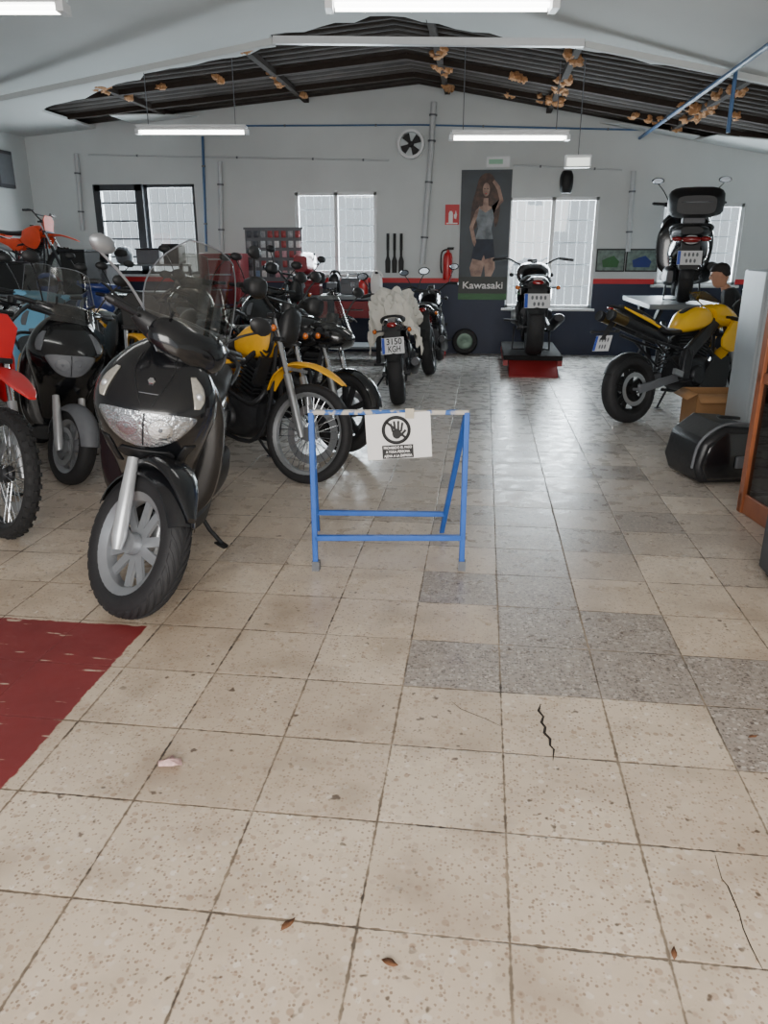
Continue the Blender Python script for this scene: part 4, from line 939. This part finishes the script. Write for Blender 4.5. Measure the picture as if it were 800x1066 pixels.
# left rack with a bike on it
RZ = .98
r = thing('steel_rack', 'grey steel rack along the left wall carrying an orange dirt bike', 'rack', (-5.85, 9.85, 0))
MB().box(-1.0, 1.1, -.75, .55, RZ-.06, RZ).build('deck', METG, r, None, .006); MB().box(-1.0, 1.1, -.75, .55, .3, .34).build('lower_shelf', METG, r)
for sx in (-.96, 1.06):
    for sy in (-.7, .5): MB().box(sx-.03, sx+.03, sy-.03, sy+.03, 0, RZ-.06).build('post', DKM, r)
moto('dirt', 'small orange red dirt bike parked up on the steel rack at the far left', (-5.95, 10.02, RZ), -14, 0, 12, ORG, rim=DKM, forkm=DKM, scale=.78)
def helmet(loc, m, label, rz):
    r = thing('helmet', label, 'helmet', loc, (0, 0, rz)); MB().body([(0, -.09, .1, .09), (.05, -.13, .13, .115), (.14, -.135, .14, .122), (.22, -.1, .11, .095), (.255, -.04, .05, .04)], 'z', 20, 2.2).build('shell', m, r)
    MB().arc((0, 0, .14), .145, -18, 28, .21, .28, .006).build('visor', INK, r)
def pbox(loc, m, lb, w_, d_, h_, lid=DKM):
    o = thing('parts_box', lb, 'box', loc); MB().box(-w_, w_, -d_, d_, 0, h_).build('body', m, o, None, .01); MB().box(-w_-.01, w_+.01, -d_-.01, d_+.01, h_, h_+.025).build('lid', lid, o, None, .005)
helmet((-6.15, 9.26, RZ), BLK, 'black helmet at the front left corner of the rack with the orange bike', -1.2)
pbox((-5.72, 9.26, RZ), SATB, 'black parts box in front of the orange bike on the rack', .2, .13, .36)
helmet((-5.32, 9.26, RZ), NAVY, 'dark blue helmet on the rack just right of the black parts box', -.9)
pbox((-4.98, 9.5, RZ), INK, 'tall black parts box at the right end of the rack with the orange bike', .16, .2, .5)
pbox((-5.08, 10.15, RZ), GREY, 'grey parts box at the back right corner of the rack with the orange bike', .2, .2, .32)
# shelf unit on the left back wall holding parts
r = thing('shelf_unit', 'grey steel shelf unit against the back wall below the leftmost window', 'shelf', (-5.2, 11.7, 0))
for z in (.4, .9, 1.3): MB().box(-.75, .75, -.2, .2, z-.03, z).build('shelf', METG, r)
for sx in (-1, 1):
    for sy in (-1, 1): MB().box(sx*.73-.02, sx*.73+.02, sy*.18-.02, sy*.18+.02, 0, 1.3).build('post', DKM, r)
helmet((-5.75, 11.65, 1.3), BLK, 'black helmet at the left end of the shelf below the leftmost window', -1.2)
helmet((-5.4, 11.65, 1.3), GREY, 'grey helmet in the middle of the shelf below the leftmost window', -1.6)
pbox((-4.98, 11.68, 1.3), GREY, 'grey parts box at the right on the top shelf below the leftmost window', .18, .15, .2)
pbox((-4.62, 11.68, 1.3), INK, 'black parts box at the right end of the top shelf', .12, .15, .26)
# small dark panel on left wall
r = thing('wall_panel', 'small dark switch panel high on the left wall', 'switch panel', (XL+.03, 11.3, 2.6)); MB().box(-.028, .03, -.2, .2, -.25, .25).build('box', DKF, r, None, .01); MB().box(.03, .04, -.17, .17, -.2, .2).build('door', GREY, r)

# lifts
LRED = mat('red_lift_paint', (134, 30, 32), .5, 0, .15, 6); MATB = mat('matt_black_rubber_mat', (24, 24, 25), .95, 0, .2, 20)
r = thing('motorcycle_lift', 'low dark motorcycle lift with red ramp in front of the third window', 'lift', (.66, 10.75, 0))
MB().box(-.37, .37, -.75, .85, .17, .23).build('platform', MATB, r, None, .008); MB().box(-.30, .30, -.66, .8, 0, .17).build('base', SATB, r, None, .01)
MB().prism([(-1.05, 0), (-1.05, .015), (-.77, .17), (-.68, .17), (-.68, 0)], 'yz', -.3, .3).build('ramp', LRED, r, None, .004)
for s in (-1, 1): MB().box(s*.34-.03, s*.34+.03, -.74, .8, .1, .17).build('side_rail', LRED, r)
r = thing('motorcycle_lift', 'raised grey lift table carrying the black scooter at the right', 'lift', (2.35, 10.45, 0))
MB().box(-.42, .42, -.9, .95, .84, .9).build('platform', METG, r, None, .008); MB().box(-.35, .35, -.7, .7, 0, .1).build('base', DKM, r, None, .01)
for s in (-1, 1):
    MB().bar((s*.26, -.55, .1), (s*.26, .55, .84), .05, .07).build('scissor_arm', DKM, r); MB().bar((s*.21, .55, .1), (s*.21, -.55, .84), .05, .07).build('scissor_arm', DKM, r)
MB().tube([(0, -.3, .1), (0, .2, .6)], .04, 12).build('hydraulic_ram', CHR, r)

# locker, cabinet etc. on the right
r = thing('metal_cabinet', 'pale grey metal cabinet on the right behind the black case', 'cabinet', (2.36, 6.2, 0))
MB().box(-.38, .38, -.24, .24, .05, 1.36).build('body', LOCK, r, None, .012); MB().box(-.36, .36, -.22, .22, 0, .05).build('plinth', DKM, r)
d = MB().box(-.36, -.01, -.256, -.242, .08, 1.33).build('door', LOCK, r, None, .005); MB().box(-.06, -.04, -.275, -.256, .65, .8).build('handle', CHR, d)
d = MB().box(.01, .36, -.256, -.242, .08, 1.33).build('door', LOCK, r, None, .005); MB().box(.04, .06, -.275, -.256, .65, .8).build('handle', CHR, d)
r = thing('display_cabinet', 'brown wooden cabinet with glass sides at the right edge of the photo', 'cabinet', (1.58, 4.66, 0), (0, 0, RD(9)))
f = MB()
for x, y in ((0, 0), (0, -.62), (.5, 0), (.5, -.62)): f.box(x, x+.055, y-.055, y, 0, 1.9)
for z0, z1 in ((.0, .12), (1.8, 1.9), (.78, .84)): f.box(.01, .045, -.62, -.01, z0, z1); f.box(.51, .545, -.62, -.01, z0, z1); f.box(.0, .54, -.045, -.01, z0, z1); f.box(0, .54, -.665, -.63, z0, z1)
f.build('frame', WOOD, r, None, .005)
g = MB(); g.box(.022, .028, -.62, -.055, .12, 1.8); g.box(.055, .5, -.65, -.644, .12, 1.8); g.build('glass', DGLASS, r)
MB().box(.03, .52, -.64, -.03, .10, .12).build('bottom_board', WOOD, r)
for z in (.5, 1.1, 1.5): MB().box(.04, .51, -.63, -.03, z, z+.018).build('shelf', WOOD, r)
MB().box(.04, .52, -.03, -.02, .1, 1.85).build('back_board', WOOD, r)
r = thing('tool_chest', 'dark low steel chest at the right edge in front of the wooden cabinet', 'chest', (1.655, 3.52, 0))
MB().box(-.26, .26, -.17, .17, .03, .50).build('body', mat('dark_steel', (44, 48, 56), .4, .3, .1), r, None, .01)
for i in range(3): k_ = MB().box(-.23, .23, -.182, -.165, .06+.14*i, .19+.14*i).build('drawer', DKF, r, None, .004); MB().box(-.1, .1, -.2, -.182, .14+.14*i, .155+.14*i).build('handle', CHR, k_)
for sx in (-1, 1): MB().box(sx*.2-.03, sx*.2+.03, -.14, .14, 0, .03).build('foot', INK, r)
# cardboard box
CARD = mat('brown_cardboard', (160, 120, 80), .85, 0, .12, 8)
r = thing('cardboard_box', 'open brown cardboard box on the floor beside the yellow sport bike', 'box', (2.0, 6.80, 0), (0, 0, .1))
b = MB(); w, d, h, t = .22, .17, .37, .005
b.box(-w, w, -d, d, 0, t); b.box(-w, w, -d, -d+t, 0, h); b.box(-w, w, d-t, d, 0, h); b.box(-w, -w+t, -d, d, 0, h); b.box(w-t, w, -d, d, 0, h); b.build('body', CARD, r)
MB().add([(-w, -d, h), (w, -d, h), (w, -d-.09, h-.06), (-w, -d-.09, h-.06)], [(0, 1, 2, 3)]).build('flap', CARD, r, None, solid=.004)
MB().add([(-w, -d, h), (-w, d, h), (-w-.08, d, h-.05), (-w-.08, -d, h-.05)], [(0, 1, 2, 3)]).build('flap', CARD, r, None, solid=.004)
# black case on floor
r = thing('top_case', 'black plastic motorcycle case lying on the floor below the grey cabinet', 'motorcycle case', (1.66, 5.42, 0), (0, 0, RD(20)))
CASE = mat('scuffed_black_plastic', (26, 27, 30), .42, 0, .25, 14, .15, 40)
MB().rings([[(x, y, z) for x, z in P] for y, P in ((-.21, [(-.26, .02), (.24, .0), (.30, .10), (.26, .30), (.10, .38), (-.12, .40), (-.27, .30), (-.31, .14)]), (.21, [(-.24, .02), (.24, .0), (.30, .10), (.27, .32), (.10, .40), (-.10, .42), (-.25, .32), (-.29, .14)]))]).build('shell', CASE, r, None, .03)
MB().rings([[(x, y, z) for x, z in P] for y, P in ((-.225, [(-.2, .06), (.18, .05), (.23, .12), (.19, .26), (.06, .32), (-.1, .335), (-.2, .25), (-.235, .15)]), (-.205, [(-.23, .04), (.21, .03), (.26, .11), (.22, .28), (.08, .35), (-.11, .365), (-.23, .27), (-.27, .14)]))]).build('side_cover', BLK, r, None, .008)
MB().tube([(-.325, -.19, .13), (-.29, -.19, .30), (-.13, -.19, .41), (.1, -.19, .40), (.27, -.19, .31)], .009, 8, 4).build('edge_trim', GREY, r)
MB().bar((-.04, .0, .425), (.13, .0, .405), .03, .02).build('handle', SATB, r, None, .006)
MB().box(-.03, .05, -.245, -.222, .12, .20).build('latch', GREY, r, None, .008)

# ---------------------------------------------------------------- sawhorse barrier with its sign
SBL = mat('blue_barrier_paint', (40, 92, 176), .4, .1, .15, 14); WORN = mat('worn_blue_and_bare_steel', (44, 92, 160), .5, .2, .1, 26, rgb2=(176, 170, 160), lo=.44, hi=.52)
r = thing('barrier_trestle', 'blue steel trestle barrier standing alone on the tiles', 'barrier')
A, B = Vector((-.765, 3.42, 0)), Vector((-.05, 3.51, 0)); H = .79; up = Vector((0, 0, H)); dv = (B-A).normalized(); nv = Vector((-dv.y, dv.x, 0)); s = .026
for q in (A, B): MB().bar(q+nv*.02, q+up+nv*.02, s, s, dv).build('leg', SBL, r, None, .003)
LB, RB_ = PZ(331, 552), PZ(460, 554)
for q, e_ in ((A, LB), (B, RB_)): MB().bar(q+up*.99+nv*.03, e_, s, s, dv).build('leg', SBL, r, None, .003)
MB().bar(A+up+nv*.02-dv*.01, B+up+nv*.02+dv*.01, .024, .022).build('top_bar', WORN, r, None, .003)
MB().bar(A+nv*.02+Vector((0, 0, .17)), B+nv*.02+Vector((0, 0, .17)), s, s).build('cross_bar', SBL, r, None, .003)
f_ = .14/(H*.99); MB().bar(LB.lerp(A+up*.99+nv*.03, f_), RB_.lerp(B+up*.99+nv*.03, f_), s, s).build('cross_bar', SBL, r, None, .003)
for q in (A, B): MB().box(q.x-.018, q.x+.018, q.y+.002, q.y+.038, 0, .05).build('foot', GREY, r)
w, h = .30, .215; ang = atan2(dv.y, dv.x); mid_ = A.lerp(B, .565)+Vector((0, -.012, H-.105))
SMt = T(mid_) @ Matrix.Rotation(ang, 4, 'Z') @ FRONTM((0, 0, 0)) @ Matrix.Rotation(RD(3.5), 4, 'Z')
r = thing('prohibition_sign', 'white paper sign with a hand symbol taped to the trestle top bar', 'sign')
sh = MB(); N = 12
vs = [((-.5+i/N)*w, (-.5+j/N)*h, .004*sin(i*.9)*(1-j/N)) for j in range(N+1) for i in range(N+1)]
sh.add(vs, [(j*13+i, j*13+i+1, j*13+i+14, j*13+i+13) for j in range(N) for i in range(N)]).build('sheet', WHITEP, r, SMt)
Z = .006
MB().rings([[(x, y, Z) for x, y in circ(-.01, .03, .067)], [(x, y, Z) for x, y in circ(-.01, .03, .052)]], False).build('prohibition_ring', INK, r, SMt, solid=.001)
MB().bar((-.056, .072, Z), (.036, -.012, Z), .011, .001).build('prohibition_bar', INK, r, SMt)
hd = MB(); hd.prism(circ(-.008, .012, .021, 20, .024), 'xy', Z-.0015, Z-.0005)
for i, (x, l, an) in enumerate(((-.026, .04, .22), (-.014, .05, .08), (-.001, .05, -.06), (.012, .042, -.2))):
    hd.bar((x, .022, Z-.001), (x-l*sin(an), .022+l*cos(an), Z-.001), .0095, .001)
hd.bar((.008, .002, Z-.001), (.034, .028, Z-.001), .011, .001); hd.build('hand_symbol', INK, r, SMt)
flat('text_panel', [(-.08, -.104), (.065, -.104), (.065, -.041), (-.08, -.041)], INK, r, SMt @ T((0, 0, Z)))
for i, t in enumerate(('PROHIBIDO EL PASO', 'A TODA PERSONA', 'AJENA A LA EMPRESA')):
    text('sign_lettering', t, .0165, WHITEP, r, SMt @ T((-.0075, -.053-.0195*i, Z+.001)), .0004, .13 if i != 1 else .112)
MB().box(-.02, .02, -.001, .001, -.015, .03).build('tape', mat('clear_tape', (190, 180, 160), .3), r, T(mid_+Vector((.05, -.004, .1))))

# ---------------------------------------------------------------- the vehicles
scooter('large black maxi scooter with a tall smoked windscreen in the left foreground', (-1.625, 3.619, 0), -80, -10, 45, BLK, .315, 1., True, True)
moto('dirt', 'red dirt bike with knobby spoked front wheel at the left edge', (-3.134, 4.17, 0), -40, -8, 6, RED, rim=DKM)
scooter('black scooter with yellow flanks and a grey front fender beside the red dirt bike', (-3.15, 5.23, 0), -52, -8, 18, BLK, .27, .95, False, True, fend=GREY, rearcol=YELD, dimlight=True)
moto('dirt', 'black dirt bike with yellow fenders squeezed between the two black scooters', (-2.98, 6.0, 0), -52, -8, 0, SATB, fend=YELD, rim=DKM)
scooter('light blue scooter at the far left edge behind the black scooter', (-4.25, 6.85, 0), -50, -8, 0, BLU, .25, .95, False, True, dimlight=True)
scooter('black scooter with red fenders and flanks right of the light blue one', (-3.65, 7.4, 0), -50, -8, 0, BLK, .25, .9, dimlight=True, fend=RED, rearcol=RED)
scooter('dark blue scooter in the second row left of the black ones', (-4.65, 8.85, 0), -60, -8, 0, NAVY, .25, .95, dimlight=True)
scooter('black scooter in the back row in front of the leftmost window', (-3.55, 9.05, 0), -70, -8, 0, BLK, .26, 1.0, False, True, dimlight=True)
scooter('black scooter with silver fender in the back row behind the yellow trail bike', (-2.55, 8.2, 0), -60, -8, 0, BLK, .26, .95, fend=SILV, dimlight=True)
moto('naked', 'black motorcycle at the far left below the orange dirt bike', (-5.45, 8.2, 0), -45, -8, 12, BLK)
moto('trail', 'black trail bike at the back in front of the pegboard', (-2.65, 9.75, 0), -50, -8, 5, SATB, fend=SATB, rim=DKM, noplate=True)
moto('naked', 'dark motorcycle squeezed in behind the large scooter windscreen', (-2.7, 6.8, 0), -48, -8, 10, SATB, screen=True, hl=False)
moto('trail', 'yellow trail bike with wire wheels beside the large black scooter', (-1.72, 5.30, 0), -35, -8, 14, YELD, rim=ALU, scale=.97)
moto('naked', 'dark motorcycle with small windscreen standing behind the yellow trail bike', (-1.60, 6.2, 0), -38, -8, 8, BLK, screen=True, hl=False)
cov = moto('naked', 'black motorcycle seen from behind with a white cloth thrown over its seat', (-.86, 8.47, 0), 94, -5, 0, BLK, plt=('3150', 'KGH'))
moto('naked', 'dark grey motorcycle standing just past the cloth covered one', (-.6, 10.5, 0), 88, -7, 0, BLK, noplate=True)
moto('naked', 'black motorcycle standing on the low lift below the third window', (.66, 10.85, .23), 90, 0, 0, BLK, mirrors=False, scale=1.1, wide=1.3)
moto('sport', 'yellow and black sport bike with under tail exhausts on the right', (1.93, 7.58, 0), 37, -7, 0, YEL, side=YEL, rim=INK)
scooter('black scooter with a top case raised on the lift table at the right', (2.50, 10.6, .9), 80, 0, 0, BLK, .27, .97, False, False, True, True, wide=1.25)
# white cloth
CLO = mat('white_cloth', (206, 203, 194), .9, 0, .1, 8, .3, 25)
N, Mm = 44, 40; vs = []
for i in range(N+1):
    for j in range(Mm+1):
        u = i/N; v = -1+2*j/Mm; av = abs(v); x = .05-.68*u
        f_ = max(0, av-.5)/.5
        y = math.copysign(min(av/.5, 1)*.18+.07*f_, v); z = 1.03+.06*sin(u*4.5+.4)-.05*min(av/.5, 1)**2-.27*f_*(1+.4*NZ.noise(Vector((u*5, v*2, 4))))
        if u > .82: z -= .2*(u-.82)/.18; x = .05-.68*(.82+(u-.82)*.35)
        n1 = NZ.noise(Vector((u*6, v*4, .3))); n2 = NZ.noise(Vector((u*12, v*9, 2.3))); n3 = NZ.noise(Vector((u*9, v*7, 7.7)))
        n4 = 1-2*abs(NZ.noise(Vector((u*8, v*5, 11.7))))
        vs.append((x+.04*n3, y*(1+.35*n1)+.03*n2+.03*(n4-.6)*(1 if v > 0 else -1), z+.1*n1*(1-f_*.6)+.04*n2+.06*(n4-.6)))
cl = MB().add(vs, [(i*(Mm+1)+j, i*(Mm+1)+j+1, (i+1)*(Mm+1)+j+1, (i+1)*(Mm+1)+j) for i in range(N) for j in range(Mm)]).build('cloth', CLO, None, None, solid=.005)
cl.location = cov.location; cl.rotation_euler = cov.rotation_euler; tag(cl, 'crumpled white cloth thrown over the motorcycle seat', 'cloth')

# ---------------------------------------------------------------- the man
SKIN = mat('skin', (182, 134, 108), .5, 0, .06, 20); JACK = mat('black_jacket', (28, 29, 32), .8, 0, .15, 20, .2, 60); TROU = mat('dark_trousers', (38, 42, 54), .85, 0, .12, 20); HAIRM = mat('dark_hair', (30, 24, 21), .7, 0, .2, 40, .4, 90)
def skinmesh(V, E):
    me = bpy.data.meshes.new('s'); me.from_pydata([v[:3] for v in V], E, []); o = bpy.data.objects.new('s', me); COL.objects.link(o)
    k = o.modifiers.new('k', 'SKIN'); k.use_smooth_shade = True
    for i, v in enumerate(V): me.skin_vertices[0].data[i].radius = (v[3], v[3])
    me.skin_vertices[0].data[0].use_root = True
    s_ = o.modifiers.new('u', 'SUBSURF'); s_.levels = 2; s_.render_levels = 2
    bpy.context.view_layer.update(); m2 = bpy.data.meshes.new_from_object(o.evaluated_get(bpy.context.evaluated_depsgraph_get())); bpy.data.objects.remove(o)
    b = MB(); b.add([v.co.copy() for v in m2.vertices], [tuple(q.vertices) for q in m2.polygons]); return b
MX, MY = 2.80, 8.95
r = thing('person', 'man in a black jacket seated bent forward beside the lift table, hands on his knees', 'person', (MX, MY, 0), (0, 0, RD(165)))
V = [(0, 0, .56, .12), (.05, 0, .76, .12), (.14, 0, .96, .125), (.21, 0, 1.09, .055), (.24, 0, 1.15, .052)]; E = [(0, 1), (1, 2), (2, 3), (3, 4)]
for s in (-1, 1):
    o = len(V); V += [(.16, s*.17, 1.04, .06), (.17, s*.25, .80, .043), (.32, s*.16, .66, .03), (.37, s*.15, .635, .03), (.405, s*.148, .622, .026)]; E += [(2, o), (o, o+1), (o+1, o+2), (o+2, o+3), (o+3, o+4)]
    for j, (dy, l) in enumerate(((-.03, .05), (-.01, .062), (.01, .058), (.03, .045))):
        n = len(V); y = s*.148+dy; V += [(.43, y, .615, .0095), (.43+l*.6, y, .603, .009), (.43+l*.85, y, .58, .008)]; E += [(o+4, n), (n, n+1), (n+1, n+2)]
    n = len(V); V += [(.385, s*.148-s*.038, .62, .011), (.41, s*.148-s*.06, .60, .009)]; E += [(o+3, n), (n, n+1)]
    n = len(V); V += [(.03, s*.09, .53, .095), (.42, s*.15, .52, .062), (.40, s*.15, .28, .055), (.39, s*.15, .09, .04), (.50, s*.16, .045, .038), (.56, s*.165, .04, .03)]; E += [(0, n), (n, n+1), (n+1, n+2), (n+2, n+3), (n+3, n+4), (n+4, n+5)]
b = skinmesh(V, E)
HD = T((.255, 0, 1.15)) @ Matrix.Rotation(RD(16), 4, 'Y')
hb_ = MB().body([(-.03, -.045, .05, .045), (.0, -.05, .085, .055), (.04, -.07, .095, .066), (.1, -.092, .1, .076), (.15, -.095, .09, .077), (.19, -.07, .06, .055), (.212, -.02, .02, .015)], 'z', 20, 2.2)
hb_.body([(.075, .09, .118, .016), (.1, .09, .112, .011), (.125, .09, .1, .008)], 'z', 8, 2)
for s in (-1, 1): hb_.ball((-.005, s*.078, .1), (.02, .009, .03), 8, 6)
hb_.xf(HD); b.add(hb_.v, hb_.f); b.build('body', SKIN, r, None, smooth=80)
for s in (-1, 1): MB().ball((.088, s*.032, .118), (.01, .014, .009), 8, 6).build('eye', INK, r, HD)
MB().ball((.09, 0, .042), (.008, .024, .006), 8, 6).build('mouth', mat('lips', (140, 84, 76), .5), r, HD)
MB().body([(.07, -.1, -.04, .075), (.12, -.105, .03, .083), (.16, -.105, .098, .084), (.2, -.08, .075, .066), (.225, -.03, .03, .02)], 'z', 18, 2.2).build('hair', HAIRM, r, HD)
V2 = [(0, 0, .58, .14), (.05, 0, .78, .145), (.14, 0, .98, .145), (.205, 0, 1.09, .075)]; E2 = [(0, 1), (1, 2), (2, 3)]
for s in (-1, 1): o = len(V2); V2 += [(.16, s*.18, 1.04, .075), (.17, s*.255, .80, .056), (.31, s*.162, .668, .042)]; E2 += [(2, o), (o, o+1), (o+1, o+2)]
skinmesh(V2, E2).build('jacket', JACK, r, None, smooth=80)
V3 = [(0, 0, .55, .125)]; E3 = []
for s in (-1, 1): n = len(V3); V3 += [(.03, s*.09, .535, .105), (.42, s*.15, .525, .074), (.40, s*.15, .28, .066), (.39, s*.15, .11, .056)]; E3 += [(0, n), (n, n+1), (n+1, n+2), (n+2, n+3)]
skinmesh(V3, E3).build('trousers', TROU, r, None, smooth=80)
for s in (-1, 1): MB().body([(.33, .005, .1, .035), (.38, .0, .12, .045), (.48, .0, .1, .05), (.58, .0, .07, .045), (.61, .01, .05, .02)], yc=s*.158).build('shoe', INK, r)
st = thing('stool', 'round workshop stool under the seated man', 'stool', (MX, MY, 0)); MB().lathe([(0, .38), (.16, .38), (.17, .395), (.16, .41), (0, .41)], axis='z', n=24).build('seat', SEATM, st)
for k_ in range(4): a = k_*pi/2+.4; MB().tube([(.1*cos(a), .1*sin(a), .385), (.17*cos(a), .17*sin(a), .0)], .012, 8).build('leg', CHR, st)

# ---------------------------------------------------------------- litter on the floor
LEAF = mat('dry_leaf', (100, 64, 38), .8, 0, .3, 60)
def leaf(px, py, s, rz, label, m=LEAF):
    c = PZ(px, py, .002); P = [(-1, 0), (-.5, .35), (0, .45), (.5, .3), (1, 0), (.5, -.25), (0, -.4), (-.5, -.3)]; b = MB(); vs = [(0, 0, .006)]+[(x*s, y*s, .002+.012*abs(y)+(.008 if x > .7 else 0)) for x, y in P]
    o = b.add(vs, [(0, i+1, (i+1) % 8+1) for i in range(8)]).build('dry_leaf', m, None, None, solid=.001); o.location = c; o.rotation_euler = (0, 0, rz); tag(o, label, 'leaf')
leaf(300, 964, .022, .9, 'curled brown leaf on the tiles at the bottom left of centre'); leaf(406, 1004, .022, -.4, 'flat brown leaf nearest the camera at the bottom centre')
leaf(702, 994, .016, 1.4, 'tiny dark leaf on a tile joint at the bottom right'); leaf(784, 768, .016, .2, 'small brown leaf on the speckled tiles at the right')
c = PZ(176, 797, .0); o = MB(); PNK = mat('crumpled_paper', (196, 160, 156), .8, 0, .4, 80)
vs = [(.045*cos(a)*random.uniform(.6, 1), .035*sin(a)*random.uniform(.6, 1), random.uniform(.002, .02)) for a in [k_*.52 for k_ in range(12)]]+[(0, 0, .024)]
o = o.add(vs, [(i, (i+1) % 12, 12) for i in range(12)]).build('crumpled_paper', PNK, None, None, solid=.001); o.location = c; tag(o, 'small crumpled pinkish paper scrap on the tiles near the red paint', 'paper')

# ---------------------------------------------------------------- light and camera
wd = bpy.data.worlds.new('overcast'); SC.world = wd; wd.use_nodes = True; bg = wd.node_tree.nodes['Background']; bg.inputs[0].default_value = (.90, .95, 1, 1); bg.inputs[1].default_value = 1.05
L = bpy.data.lights.new('doorway_daylight', 'AREA'); L.shape = 'RECTANGLE'; L.size = 4.5; L.size_y = 2.6; L.energy = 280; L.color = (1, .96, .91); L.spread = RD(130)
lo = bpy.data.objects.new('doorway_daylight', L); COL.objects.link(lo); lo.location = (.3, -2.6, 2.0); lo.rotation_euler = (RD(60), 0, 0)
cam = bpy.data.cameras.new('camera'); co = bpy.data.objects.new('camera', cam); COL.objects.link(co)
cam.sensor_fit = 'VERTICAL'; cam.sensor_height = 36; cam.lens = 36*FPX/1066; cam.clip_start = .05
co.matrix_world = basis(RT, UPV, -FW, CAM); SC.camera = co
